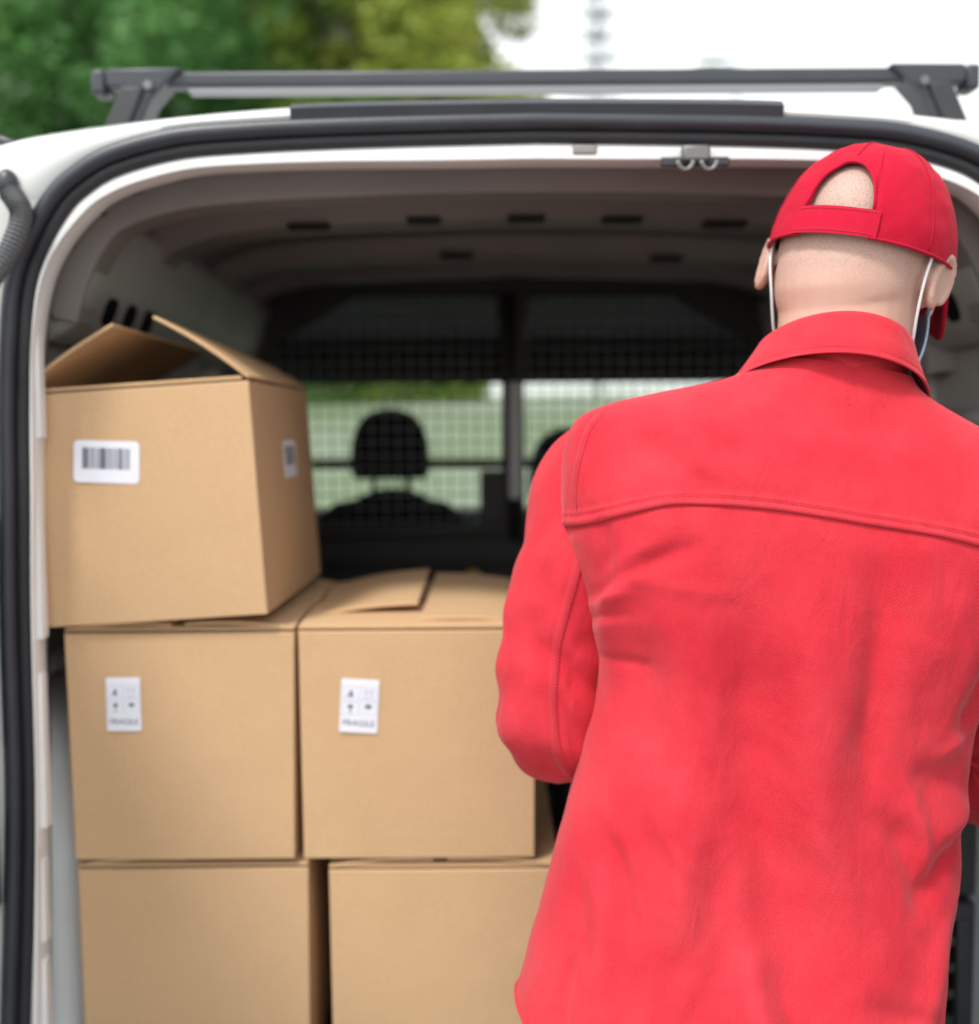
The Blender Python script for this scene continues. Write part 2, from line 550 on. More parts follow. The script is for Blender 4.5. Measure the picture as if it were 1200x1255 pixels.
# white inner flange of the opening
f0 = off(SP, SN, 0.008, VY + 0.006)
f1 = off(SP, SN, 0.0185, VY + 0.001)
f2 = [a.lerp(b, 0.35) for a, b in zip(f1, FP)]
f2 = [Vector((p.x, VY - 0.004, p.z)) for p in f2]
f2b = [Vector((a.x * .15 + b.x * .85, VY - 0.003, a.z * .15 + b.z * .85)) for a, b in zip(f1, FP)]
f3 = off(FP, FN, -0.002, VY + 0.001)
f4 = off(FP, FN, 0.000, VY + 0.010)
f5 = off(FP, FN, -0.001, VY + 0.034)
f6 = off(FP, FN, -0.012, VY + 0.066)
f7 = off(FP, FN, -0.022, VY + 0.10)
f8 = off(FP, FN, -0.06, VY + 0.115)
flange = MB().grid([f0, f1, f2, f2b, f3, f4, f5, f6]).build('opening_flange', M['inner_paint'], van, angle=32)
MB().grid([off(FP, FN, -0.0115, VY + 0.0665), f7, f8, off(FP, FN, -0.072, VY + 0.13)]).build('rear_hoop', M['cargo_paint_shaded'], van, angle=40)
_h = random.Random(14)
for k in range(16):  # dark plugs for holes in the hoop, their inner shade painted on
    i = int(len(FP) * (.22 + .56 * (k + _h.random() * .6) / 16))
    p, n_ = FP[i], FN[i]
    c = Vector((p.x - n_.x * .0205, VY + .083 + _h.uniform(-.006, .006), p.z - n_.z * .0205))
    t_ = Vector((-n_.z, 0, n_.x))
    a_, b_ = _h.choice(((.005, .005), (.011, .005), (.004, .004)))
    MB().prism([c + n_ * -.003 + t_ * a_ * math.cos(2 * math.pi * q / 12) + Vector((0, b_ * math.sin(2 * math.pi * q / 12), 0)) for q in range(12)], n_ * .0075).build('hole_shade_plug', M['slot_shade'], van)
# stepped spot-welded tabs on the pillar flange
for (y0, y1, w) in ((380, 538, 5.5), (546, 778, 5), (818, 1004, 7), (1040, 1140, 5), (1160, 1250, 7)):
    for s in (-1, 1):
        a, b = at(44, y0, VY + .048), at(44, y1, VY + .048)
        mb = MB().box((0, 0, 0), (0.010, 0.020, a.z - b.z))
        cx = interp((a.z + b.z) / 2, [p.z for p in FP[:60]], [p.x for p in FP[:60]]) - 0.003 + w * .001 - .004
        cx = cx if s < 0 else 2 * VC - cx
        for v in mb.v:
            v += Vector((cx, VY + 0.020, (a.z + b.z) / 2))
        mb.build('flange_tab', M['inner_paint'], flange, bevel=0.003)

# cargo hull: side walls and roof lining
IW = [(-.70, .585), (-.70, .70), (-.70, .85), (-.70, .98), (-.695, 1.10), (-.69, 1.25), (-.685, 1.35), (-.68, 1.42), (-.675, 1.50), (-.665, 1.57),
      (-.645, 1.64), (-.615, 1.70), (-.57, 1.745), (-.48, 1.775), (-.37, 1.787), (-.26, 1.792), (-.12, 1.796), (0, 1.797)]


def iw_ring(Y, sx=1.0, dz=0.0, wob=0.0):
    D = catmull([Vector((VC + x * sx, Y, z + dz)) for x, z in IW], 8)
    D[-1].x = VC
    D = D + [Vector((2 * VC - p.x, p.y, p.z)) for p in reversed(D[:-1])]
    return D


rows = [iw_ring(VY + 0.125), iw_ring(VY + 0.2), iw_ring(VY + 0.5), iw_ring(VY + 0.9), iw_ring(VY + 1.27)]
k_ = len(rows[0]) // 2 - 52
MB().grid([r[:k_ + 1] for r in rows]).build('side_lining', M['wall_paint_shaded'], van, angle=50)
MB().grid([r[-k_ - 1:] for r in rows]).build('side_lining', M['wall_paint_shaded'], van, angle=50)
MB().grid([r[k_:-k_] for r in rows]).build('roof_lining', M['cargo_paint_shaded'], van, angle=50)
MB().box((VC, VY + 0.66, FLOOR - 0.02), (1.40, 1.28, 0.04)).build('cargo_floor', M['black_plastic'], van, bevel=0.004)


def along_ring(Y, i0, i1, depth_in, w, name, mat, parent=van, sx=1.0):
    """a hat-section hoop following the lining between ring samples i0 and i1"""
    ring = iw_ring(Y, sx)
    nor = inward(ring)
    rows = []
    for (dy, dn) in ((-w / 2 - .012, -.004), (-w / 2, depth_in * .8), (-w / 2 + .006, depth_in), (w / 2 - .006, depth_in), (w / 2, depth_in * .8), (w / 2 + .012, -.004)):
        rows.append([Vector((p.x + n.x * dn, Y + dy, p.z + n.z * dn)) for p, n in list(zip(ring, nor))[i0:i1]])
    return MB().grid(rows).build(name, mat, parent, angle=35)


NR = 273 - 0
NR = len(iw_ring(2.0))
MIDR = NR // 2
header = along_ring(VY + 0.16, MIDR - 62, MIDR + 63, 0.055, 0.07, 'roof_bow', M['cargo_paint_shaded'])
rib1 = along_ring(VY + 0.44, MIDR - 70, MIDR + 71, 0.040, 0.09, 'roof_bow', M['cargo_paint_shaded'])
rib2 = along_ring(VY + 0.82, MIDR - 70, MIDR + 71, 0.035, 0.07, 'roof_bow', M['cargo_paint_shaded'])
rib3 = along_ring(VY + 1.12, MIDR - 70, MIDR + 71, 0.03, 0.06, 'roof_bow', M['cargo_paint_shaded'])
for s in (0, 1):                                   # upright stiffeners of both walls
    for Y in (VY + 0.52, VY + 0.98):
        i0, i1 = (2, MIDR - 62) if s == 0 else (MIDR + 63, NR - 2)
        along_ring(Y, i0, i1, 0.035, 0.07, 'wall_post', M['wall_paint_shaded'])
for s in (-1, 1):                                  # lengthwise beads of the wall panels and the upper rail
    for z, x in ((1.44, .672), (1.37, .678), (1.30, .684), (1.17, .689), (1.10, .692)):
        MB().tube([(VC + s * x, VY + 0.16, z), (VC + s * x, VY + 0.46, z)], 0.016, 8).build('panel_bead', M['wall_paint_shaded'], van, smooth=True)
    for z, x in ((1.44, .672), (1.30, .684), (1.14, .69)):
        MB().tube([(VC + s * x, VY + 0.58, z), (VC + s * x, VY + 0.92, z)], 0.016, 8).build('panel_bead', M['wall_paint_shaded'], van, smooth=True)
    prof = [(.655, 1.545), (.610, 1.575), (.585, 1.64), (.565, 1.715), (.60, 1.76), (.68, 1.70)]
    MB().prism([(VC + s * x, VY + 0.13, z) for x, z in prof], (0, 1.12, 0)).build('upper_rail', M['wall_paint_shaded'], van, bevel=0.012)
    for k in range(3):                             # black plates painting the dark of the rail's openings
        c = Vector((VC + s * (.602), VY + 0.235 + k * 0.085, 1.600))
        nrm = Vector((-s * .93, 0, -.36)).normalized()
        up = Vector((-s * .36, 0, .93)).normalized()
        poly = []
        for q in range(16):
            a = 2 * math.pi * q / 16
            poly.append(c + Vector((0, 1, 0)) * 0.019 * math.copysign(abs(math.cos(a)) ** .7, math.cos(a)) + up * 0.021 * math.copysign(abs(math.sin(a)) ** .7, math.sin(a)) - nrm * 0.004)
        MB().prism(poly, nrm * 0.010).build('hole_shade_plug', M['hole_shade'], van)
    MB().tube([(VC + s * .655, VY + 0.86, 1.46), (VC + s * .655, VY + 0.86, 1.53)], 0.022, 10).build('hole_shade_plug', M['hole_shade'], van)
# dark blocks on the first two roof bows, shade of slots put into colour
for rib, Y, zz, xs in ((rib1, VY + 0.44, 1.7535, (-.32, -.14, 0.02, 0.17, 0.33)), (rib2, VY + 0.82, 1.7565, (-.1, .3))):
    for x in xs:
        MB().box((VC + x - .02, Y - 0.036, zz - abs(x) ** 2 * .10 + .004), (0.052 + .016 * abs(math.sin(x * 23)), 0.026, 0.009)).build('slot_shade', M['slot_shade'], rib, bevel=0.003)
# notch, and the striker of the door lock
p = at(714, 194, VY + 0.03)
notch = MB().box((p.x, VY + 0.001, p.z + .002), (0.032, 0.012, 0.014))
notch.build('header_notch', M['cargo_paint_shaded'], flange, bevel=0.004)
p = at(845, 205, VY + 0.03)
st = MB().box((p.x, VY - 0.010, p.z + 0.006), (0.034, 0.016, 0.020)).build('lock_striker', M['bolt'], van, bevel=0.004)
MB().box((p.x, VY - 0.006, p.z - .002), (0.082, 0.006, 0.011)).build('striker_plate', M['black_plastic'], st, bevel=0.002)
for s in (-1, 1):
    pts = [Vector((p.x + s * .014 + .009 * math.cos(a), VY - 0.022, p.z - 0.004 + 0.011 * math.sin(a))) for a in [math.pi + math.pi * k / 10 for k in range(11)]]
    MB().tube(pts, 0.0032, 8).build('striker_hook', M['bolt'], st, smooth=True)

# wheel housings inside, their rear faces close behind the door opening
for s in (-1, 1):
    XY = catmull([Vector((x, y, 0)) for x, y in ((.704, .072), (.680, .072), (.648, .078), (.622, .098), (.608, .14), (.605, .20), (.605, .50), (.625, .57), (.704, .60))], 5)
    rows = []
    for z, f in ((1.075, .0), (1.07, .22), (1.055, .48), (1.03, .70), (.99, .87), (.94, .96), (.88, 1.0), (.74, 1.0), (FLOOR, 1.0)):
        rows.append([Vector((VC + s * (.704 - (.704 - q.x) * f), VY + q.y + .07 * (1 - f) * (1 - min(1, q.y / .5)), z)) for q in XY])
    wh = MB().grid(rows).build('wheel_housing', M['arch_paint'], van, smooth=True)
    for z in (.985, .935, .70):
        MB().tube([(VC + s * .655, VY + .080, z), (VC + s * .655, VY + .070, z)], .004, 8).build('weld_stud', M['bolt'], wh)

# plastic trim strip over the doors
a, b = at(358, 136, VY), at(957, 136, VY)
pts = []
strip = MB()
rows = []
for k in range(25):
    x = a.x + (b.x - a.x) * k / 24
    zc = interp(x, [p.x for p in BP], [p.z for p in BP])
    rows.append([Vector((x, VY - .012, zc - .022)), Vector((x, VY - .016, zc - .010)), Vector((x, VY - .006, zc - .002)), Vector((x, VY + .03, zc + .003)), Vector((x, VY + .03, zc - .024))])
strip.grid(rows, True, True).build('trim_strip', M['rack'], van, angle=40)

# roof bar: rail, light underside, end caps, feet
RY = 1.62
zl, zr = at(117, 100, RY), at(1195, 92, RY)
zb = (zl.z + zr.z) / 2 - 0.006
bar = MB().box(((zl.x + zr.x) / 2, RY, zb + .004), (zr.x - zl.x - .03, 0.032, 0.021)).build('roof_bar', M['rack'], van, bevel=0.005)
MB().box(((zl.x + zr.x) / 2, RY, zb - .0105), (zr.x - zl.x - .27, 0.024, 0.008)).build('bar_underside', M['alu'], bar, bevel=0.002)
for s, xe in ((-1, zl.x), (1, zr.x)):
    MB().box((xe - s * .010, RY, zb), (0.022, 0.040, 0.036)).build('end_cap', M['rack'], bar, bevel=0.006)
    X = lambda d: xe - s * d
    poly = [(.024, .016), (.130, .017), (.108, -.004), (.084, -.030), (.064, -.078), (.016, -.078), (.026, -.050), (.048, -.012), (.024, -.010)]
    MB().prism([(X(dx), RY - .026, zb + dz) for dx, dz in poly], (0, 0.052, 0)).build('foot', M['rack'], bar, bevel=0.004)
    poly = [(.046, -.012), (.078, -.012), (.052, -.074), (.018, -.074)]
    MB().prism([(X(dx), RY - .034, zb + dz) for dx, dz in poly], (0, 0.010, 0)).build('foot_cover', M['black_plastic'], bar, bevel=0.003)
    MB().tube([(X(.085), RY - .026, zb - .010), (X(.085), RY - .036, zb - .010)], 0.0060, 12).build('bolt', M['bolt'], bar, angle=40)
    MB().box((X(.045), RY, zb - .088), (0.075, 0.07, 0.018)).build('foot_pad', M['rubber_dark'], bar, bevel=0.004)

# hinge side of the left pillar: cable conduit, hinge plates, tail lamp edges
hose = catmull([at(12, 236, VY - .02), at(24, 254, VY - .03), at(25, 272, VY - .035), at(12, 306, VY - .04), at(-10, 340, VY - .05), at(-40, 385, VY - .06)], 14)
rr = [0.0115 + 0.0018 * (i % 2) for i in range(len(hose))]
hs_o = MB().tube(hose, rr, 12).build('cable_conduit', M['conduit'], van)
MB().ellipsoid(at(9, 226, VY - .012), (.013, .012, .018)).build('conduit_grommet', M['rack'], hs_o, smooth=True)
MB().box(at(14, 180, VY + .03), (0.034, 0.03, 0.016), Matrix.Rotation(R(20), 3, 'Y')).build('rain_gutter_cap', M['rack'], van, bevel=0.004)
for (y0, y1, mname, nm) in ((634, 918, 'black_plastic', 'tail_lamp_edge'), (926, 1004, 'white_paint', 'hinge_plate'), (1012, 1114, 'black_plastic', 'tail_lamp_edge')):
    for s in (-1, 1):
        a, b = at(0, y0, VY - .02), at(0, y1, VY - .02)
        x0, x1 = at(-75, 900, VY).x, at(-1.5, 900, VY).x
        x0, x1 = (x0, x1) if s < 0 else (2 * VC - x1, 2 * VC - x0)
        pl = MB().box(((x0 + x1) / 2, VY - .022, (a.z + b.z) / 2), (x1 - x0, 0.030, a.z - b.z)).build(nm, M[mname], van, bevel=0.005)
        for zz in ((a.z + b.z) / 2,):
            xb = at(-7, 900, VY).x if s < 0 else 2 * VC - at(-7, 900, VY).x
            MB().tube([(xb, VY - .036, zz), (xb, VY - .046, zz)], 0.011, 12).build('bolt', M['rack'], pl, angle=40)

# open rear doors, swung back beyond the picture's edge
for s in (-1, 1):
    hx = VC + s * 0.86
    D = Matrix.Rotation(s * R(-14), 3, 'Z')
    def dp(u, v, z):                              # u along the door, v through it
        q = D @ Vector((s * v, -u, 0))
        return Vector((hx + q.x, VY - 0.06 + q.y, z))
    m = MB()
    outl = [(0, .50), (.66, .50), (.66, 1.45), (.60, 1.72), (.50, 1.77), (0.02, 1.77)]
    m.prism([dp(u, 0, z) for u, z in outl], dp(0, .05, 0) - dp(0, 0, 0))
    do = m.build('rear_door', M['white_paint'], van, bevel=0.012)
    m = MB().prism([dp(u, -.008, z) for u, z in ((.06, .58), (.60, .58), (.60, 1.10), (.06, 1.10))], dp(0, .006, 0) - dp(0, 0, 0))
    m.build('door_card', M['black_plastic'], do, bevel=0.003)
    m = MB().prism([dp(u, -.006, z) for u, z in ((.08, 1.18), (.58, 1.18), (.56, 1.45), (.52, 1.66), (.08, 1.66))], dp(0, .004, 0) - dp(0, 0, 0))
    m.build('door_window', M['rack'], do, bevel=0.002)

# rear bumper, lower sides, cab outside, wheels
bp_rows = []
for x in [VC - .88 + 1.76 * k / 24 for k in range(25)]:
    e = 0.06 * (abs(x - VC) / .88) ** 4
    bp_rows.append([Vector((x, VY - .02 + e, .30)), Vector((x, VY - .055 + e, .36)), Vector((x, VY - .06 + e, .50)), Vector((x, VY - .045 + e, .555)), Vector((x, VY + .05, .565)), Vector((x, VY + .05, .30))])
MB().grid(bp_rows, True, True).build('rear_bumper', M['black_plastic'], van, angle=35)
for s in (-1, 1):
    MB().box((VC + s * .885, 2.9, .44), (0.02, 2.9, 0.34)).build('side_sill', M['white_paint'], van, bevel=0.005)
    MB().box((VC + s * .86, 3.45, .86), (0.04, 1.62, 0.56)).build('cab_door', M['white_paint'], van, bevel=0.01)
    MB().prism([(VC + s * .84, 3.25, 1.14), (VC + s * .84, 4.16, 1.14), (VC + s * .80, 3.62, 1.70), (VC + s * .80, 3.25, 1.72)], (s * .006, 0, 0)).build('side_window', M['glass'], van)
    MB().tube([(VC + s * .80, 3.50, 1.74), (VC + s * .82, 3.9, 1.42), (VC + s * .83, 4.25, 1.10)], 0.035, 8).build('windscreen_pillar', M['black_plastic'], van, smooth=True)
    for Y in (2.02, 4.55):
        w = MB().tube([(VC + s * .68, Y, .31), (VC + s * .875, Y, .31)], .31, 32).build('wheel', M['tyre'], van, bevel=0.03)
        MB().tube([(VC + s * .84, Y, .31), (VC + s * .885, Y, .31)], .20, 24).build('rim', M['alu'], w, angle=40)
MB().prism([(VC - .80, 3.2, 1.80), (VC + .80, 3.2, 1.80), (VC + .76, 3.56, 1.75), (VC - .76, 3.56, 1.75)], (0, 0, .03)).build('cab_roof', M['white_paint'], van, bevel=0.01)
rows = []
for Y, z, hw in ((4.14, 1.12, .84), (4.4, 1.05, .84), (4.8, .96, .80), (5.02, .84, .74), (5.08, .6, .70), (5.06, .30, .70)):
    rows.append([Vector((VC + hw * t, Y - .05 * t * t, z - .05 * t ** 4)) for t in [-1 + 2 * k / 12 for k in range(13)]])
MB().grid(rows).build('bonnet', M['white_paint'], van, smooth=True)

# cab inside: headliner, dashboard, windscreen
MB().prism([(VC - .80, 2.62, 1.745), (VC + .80, 2.62, 1.745), (VC + .76, 3.50, 1.66), (VC - .76, 3.50, 1.66)], (0, 0, .03)).build('headliner', M['bulkhead'], van)
for x in (-.38, .38):
    MB().box((VC + x, 3.44, 1.700), (.755, .02, .27), Matrix.Rotation(R(-15), 3, 'X')).build('sun_visor', M['bulkhead'], van, bevel=0.008)
MB().box((VC, 3.44, 1.615), (.20, .03, .05)).build('inner_mirror', M['seat'], van, bevel=0.015)
rows = []
for k in range(21):
    x = VC - .80 + 1.6 * k / 20
    hump = 0.035 * math.exp(-((x - VC + .36) / .18) ** 2)
    rows.append([Vector((x, 3.62, .55)), Vector((x, 3.60, .95)), Vector((x, 3.66, 1.10 + hump)), Vector((x, 3.76, 1.135 + hump)), Vector((x, 4.20, 1.13))])
MB().grid(rows).build('dashboard', M['seat'], van, smooth=True)
MB().add([(VC - .80, 3.50, 1.72), (VC + .80, 3.50, 1.72), (VC + .83, 4.24, 1.12), (VC - .83, 4.24, 1.12)], [(0, 1, 2, 3)]).build('windscreen', M['glass'], van)
wheel_pts = [Vector((VC - .37 + .185 * math.cos(a), 3.46 + .07 * math.sin(a), 1.06 + .172 * math.sin(a))) for a in [2 * math.pi * k / 32 for k in range(33)]]
sw = MB().tube(wheel_pts, .016, 8).build('steering_wheel', M['seat'], van, smooth=True)
MB().box((VC - .37, 3.46, 1.05), (.34, .03, .05)).build('spoke', M['seat'], sw, bevel=0.01)
MB().box((VC, 3.1, .56), (1.6, 1.1, .04)).build('cab_floor', M['seat'], van)


def seat(x, drop=0.0):
    cx = x
    prof = []
    back = MB()
    rows = []
    for z, hw, d, y in ((.62, .22, .09, 2.98), (.80, .25, .10, 2.97), (1.0, .25, .10, 2.96), (1.12, .24, .095, 2.955), (1.19, .21, .085, 2.95), (1.235, .15, .07, 2.95), (1.25, .06, .05, 2.95)):
        row = []
        for k in range(28):
            a = 2 * math.pi * k / 28
            c, s2 = math.cos(a), math.sin(a)
            row.append(Vector((cx + hw * math.copysign(abs(c) ** .6, c), y + d * math.copysign(abs(s2) ** .7, s2), z - drop)))
        rows.append(row)
    so = back.grid(rows, True, True).build('seat', M['seat'], van, smooth=True)
    rows = []
    for z, hw, d in ((1.300, .094, .035), (1.312, .104, .048), (1.35, .106, .055), (1.40, .102, .056), (1.44, .088, .053), (1.468, .066, .045), (1.482, .036, .03), (1.486, .01, .01)):
        row = []
        for k in range(28):
            a = 2 * math.pi * k / 28
            c, s2 = math.cos(a), math.sin(a)
            row.append(Vector((cx + hw * math.copysign(abs(c) ** .65, c), 2.95 + d * math.copysign(abs(s2) ** .8, s2), z - drop)))
        rows.append(row)
    h = MB().grid(rows, True, True).build('headrest', M['seat'], so, smooth=True)
    for s in (-1, 1):
        MB().tube([(cx + s * .045, 2.95, 1.22 - drop), (cx + s * .045, 2.95, 1.32 - drop)], .007, 8).build('headrest_post', M['seat'], so, smooth=True)
    MB().box((cx, 3.2, .66), (.5, .52, .14)).build('seat_cushion', M['seat'], so, bevel=0.04)


seat(at(478, 540, 2.95).x)
seat(at(697, 540, 2.95).x, .055)

# bulkhead with two barred windows
BY = 2.60


def bw(px, py):
    p = at(px, py, BY)
    return Vector((p.x, BY, p.z))


ring = iw_ring(BY, 1.0)
outer = [Vector((p.x, BY, p.z)) for p in ring[::4]]
cpx = at(628.5, 500, BY).x
winL = [bw(322, 644), bw(322, 460), bw(332, 428), bw(352, 406), bw(392, 384), bw(424, 364), bw(444, 359), bw(596, 359), bw(611, 366), bw(615, 380), bw(615, 644)]
winR = [Vector((2 * cpx - p.x, p.y, p.z)) for p in winL]
polys = [outer, winL, winR]
flat = [p for pl in polys for p in pl]
tris = tessellate_polygon(polys)
bulk = MB().add(flat, [tuple(t) for t in tris]).build('bulkhead', M['bulkhead'], van, solid=0.02, soff=0)
for w_ in (winL, winR):
    MB().tube(catmull(w_ + [w_[0]], 3), 0.011, 8).build('window_frame', M['bulkhead'], bulk, smooth=True)
MB().tube([bw(624, 362) + Vector((0, -.02, 0)), bw(631, 660) + Vector((0, -.02, 0))], 0.016, 12).build('centre_post', M['bulkhead'], bulk, smooth=True)
MB().box((bw(631, 540).x, BY - .030, bw(631, 540).z), (0.030, 0.022, bw(631, 470).z - bw(631, 612).z)).build('post_cover', M['post'], bulk, bevel=0.004)
MB().tube([bw(322, 569) + Vector((0, .012, 0)), bw(935, 566) + Vector((0, .012, 0))], 0.010, 10).build('cross_bar', M['bulkhead'], bulk, smooth=True)
MB().box((bw(603, 600).x, BY + .01, bw(603, 612).z), (0.055, 0.02, bw(603, 575).z - bw(603, 646).z)).build('catch_plate', M['bulkhead'], bulk, bevel=0.004)
for y in (655, 690, 722):
    MB().box((VC, BY - .016, bw(600, y).z), (1.2, .014, .016)).build('stiffening_rib', M['bulkhead'], bulk, bevel=0.005)
pq = bw(580, 706)
MB().tube([pq + Vector((0, -.035, 0)), pq + Vector((0, -.015, 0))], .019, 16).build('locking_knob', M['yellow'], bulk, angle=40)
mesh = MB()


def in_poly(x, z, poly):
    c = False
    j = len(poly) - 1
    for i in range(len(poly)):
        a, b = poly[i], poly[j]
        if (a.z > z) != (b.z > z) and x < (b.x - a.x) * (z - a.z) / (b.z - a.z) + a.x:
            c = not c
        j = i
    return c


for w_ in (winL, winR):
    x0, x1 = min(p.x for p in w_), max(p.x for p in w_)
    z0, z1 = min(p.z for p in w_), max(p.z for p in w_)
    sp = 0.031
    for i in range(int((x1 - x0) / sp) + 1):
        x = x0 + sp * (i + .4)
        zs = [z0 + (z1 - z0) * k / 120 for k in range(121)]
        ins = [z for z in zs if in_poly(x, z, w_)]
        if len(ins) > 2:
            mesh.tube([(x, BY + .002, ins[0]), (x, BY + .002, ins[-1])], .0015, 5)
    for i in range(int((z1 - z0) / sp) + 1):
        z = z0 + sp * (i + .4)
        xs = [x0 + (x1 - x0) * k / 160 for k in range(161)]
        ins = [x for x in xs if in_poly(x, z, w_)]
        if len(ins) > 2:
            mesh.tube([(ins[0], BY + .0055, z), (ins[-1], BY + .0055, z)], .0015, 5)
tag(mesh.build('wire_mesh', M['wire'], bulk, smooth=True), kind='stuff')

# ------------------------------------------------------------------ black plastic crates behind the man
def crate(loc, w, d, h, label):
    c = empty('plastic_crate', loc)
    tag(c, label, 'crate', 'black crates in the van')
    L = Vector(loc)
    def q(x, y, z): return L + Vector((x, y, z))
    MB().box(q(0, 0, .008), (w - .01, d - .01, .012)).build('base', M['black_plastic'], c, bevel=0.003)
    for sy in (-1, 1):
        MB().box(q(0, sy * (d / 2 - .009), h - .014), (w, .018, .028)).build('rim_rail', M['black_plastic'], c, bevel=0.004)
    for sx in (-1, 1):
        MB().box(q(sx * (w / 2 - .009), 0, h - .014), (.018, d - .036, .028)).build('rim_rail', M['black_plastic'], c, bevel=0.004)
    for sx in (-1, 1):
        for sy in (-1, 1):
            MB().box(q(sx * (w / 2 - .012), sy * (d / 2 - .012), h / 2 - .01), (.024, .024, h - .03)).build('corner_post', M['black_plastic'], c, bevel=0.004)
    nz = 4
    for k in range(nz):
        z = .022 + (h - .06) * (k + .5) / nz
        for sy in (-1, 1):
            MB().box(q(0, sy * (d / 2 - .010), z), (w - .04, .008, .012)).build('slat', M['black_plastic'], c)
        for sx in (-1, 1):
            MB().box(q(sx * (w / 2 - .010), 0, z), (.008, d - .04, .012)).build('slat', M['black_plastic'], c)
    nx = 13
    for k in range(nx):
        x = -w / 2 + w * (k + .5) / nx
        for sy in (-1, 1):
            MB().box(q(x, sy * (d / 2 - .0105), h / 2 - .008), (.007, .005, h - .035)).build('upright', M['black_plastic'], c)
    return c


crate((0.382, 1.63, FLOOR + .001), .55, .36, .21, 'bottom black lattice plastic crate behind the man in red')
crate((0.384, 1.635, FLOOR + .214), .55, .36, .21, 'upper black lattice plastic crate behind the man in red')

# ------------------------------------------------------------------ cardboard boxes
CB = M['cardboard']


def printed_label(parent, face_pt, ux, uz, nrm, w, h, kind):
    """sticker: face_pt is its centre on the box, ux/uz the axes, nrm outward"""
    def P(a, b, d): return face_pt + ux * a + uz * b + nrm * d
    pl = []
    rad = 0.006 if kind == 'barcode' else 0.0015
    for cx, cy, a0 in ((w / 2 - rad, h / 2 - rad, 0), (-w / 2 + rad, h / 2 - rad, 90), (-w / 2 + rad, -h / 2 + rad, 180), (w / 2 - rad, -h / 2 + rad, 270)):
        for k in range(5):
            a = R(a0 + 22.5 * k)
            pl.append(P(cx + rad * math.cos(a), cy + rad * math.sin(a), 0.0004))
    lab = MB().prism(pl, nrm * 0.0005).build('shipping_label', M['paper'], parent)

    def quad(m, a0, b0, a1, b1, d=0.0013):
        m.add([P(a0, b0, d), P(a1, b0, d), P(a1, b1, d), P(a0, b1, d)], [(0, 1, 2, 3)])
    if kind == 'barcode':
        m = MB()
        rng = random.Random(5)
        x = -w * .365
        seqs = []
        while x < w * .36:
            t = x / w
            heavy = (-.37 < t < -.29) or (-.10 < t < -.03) or (.19 < t < .225)
            bwid = w * (rng.choice((.020, .026)) if heavy else rng.choice((.006, .008, .011)))
            quad(m, x, -h * .17, min(x + bwid, w * .37), h * .33)
            x += bwid + w * (rng.choice((.004, .006)) if heavy else rng.choice((.010, .013, .016)))
        m.build('barcode', M['ink'], lab)
    else:
        soft, dark, grn = MB(), MB(), MB()
        # frames of the four pictograms
        cell = []
        for cx in (-.235, .235):
            for cy in (.235, -.045):
                cell.append((cx * w, cy * h))
                a, b, t = .205 * w, .125 * h, .0005
                x0, x1, z0, z1 = cx * w - a, cx * w + a, cy * h - b, cy * h + b
                quad(soft, x0, z0, x1, z0 + t); quad(soft, x0, z1 - t, x1, z1)
                quad(soft, x0, z0, x0 + t, z1); quad(soft, x1 - t, z0, x1, z1)

        def disc(m, cx, cz, r, n=14, lo=0, hi=360, d=.0014):
            vs = [P(cx, cz, d)] + [P(cx + r * math.cos(R(lo + (hi - lo) * k / n)), cz + r * math.sin(R(lo + (hi - lo) * k / n)), d) for k in range(n + 1)]
            m.add(vs, [(0, i, i + 1) for i in range(1, n + 1)])
        # hands holding a parcel
        cx, cz = cell[0]
        quad(dark, cx - .035 * w, cz - .01 * h, cx + .04 * w, cz + .05 * h)
        disc(dark, cx, cz - .02 * h, .075 * w, 12, 180, 360)
        quad(dark, cx - .11 * w, cz - .055 * h, cx + .06 * w, cz - .035 * h)
        # goblet
        cx, cz = cell[1]
        disc(grn, cx, cz + .035 * h, .072 * w, 12, 180, 360)
        quad(grn, cx - .072 * w, cz + .034 * h, cx + .072 * w, cz + .06 * h)
        quad(grn, cx - .010 * w, cz - .07 * h, cx + .010 * w, cz)
        quad(grn, cx - .05 * w, cz - .08 * h, cx + .05 * w, cz - .066 * h)
        # two upright arrows
        cx, cz = cell[2]
        for dx in (-.07, .07):
            quad(soft, cx + dx * w - .014 * w, cz - .06 * h, cx + dx * w + .014 * w, cz + .03 * h)
            soft.add([P(cx + (dx - .05) * w, cz + .025 * h, .0013), P(cx + (dx + .05) * w, cz + .025 * h, .0013), P(cx + dx * w, cz + .085 * h, .0013)], [(0, 1, 2)])
        quad(soft, cx - .13 * w, cz - .09 * h, cx + .13 * w, cz - .078 * h)
        # umbrella
        cx, cz = cell[3]
        disc(grn, cx, cz + .01 * h, .10 * w, 12, 0, 180)
        quad(grn, cx - .006 * w, cz - .07 * h, cx + .006 * w, cz + .02 * h)
        soft.build('pictogram_frame', M['ink_soft'], lab)
        dark.build('pictogram', M['ink'], lab)
        grn.build('pictogram', M['ink_green'], lab)
        cu = bpy.data.curves.new('fragile', 'FONT')
        cu.body = 'FRAGILE'
        cu.size = h * .16
        cu.align_x = 'CENTER'
        tmp = bpy.data.objects.new('tmp', cu)
        COL.objects.link(tmp)
        dg = bpy.context.evaluated_depsgraph_get()
        me = bpy.data.meshes.new_from_object(tmp.evaluated_get(dg))
        vs = [v.co.copy() for v in me.vertices]
        fs = [tuple(p.vertices) for p in me.polygons]
        bpy.data.objects.remove(tmp)
        mx = max(abs(v.x) for v in vs)
        k = .42 * w / mx
        MB().add([P(v.x * k, -.375 * h + v.y, .0014) for v in vs], fs).build('lettering', M['ink'], lab)


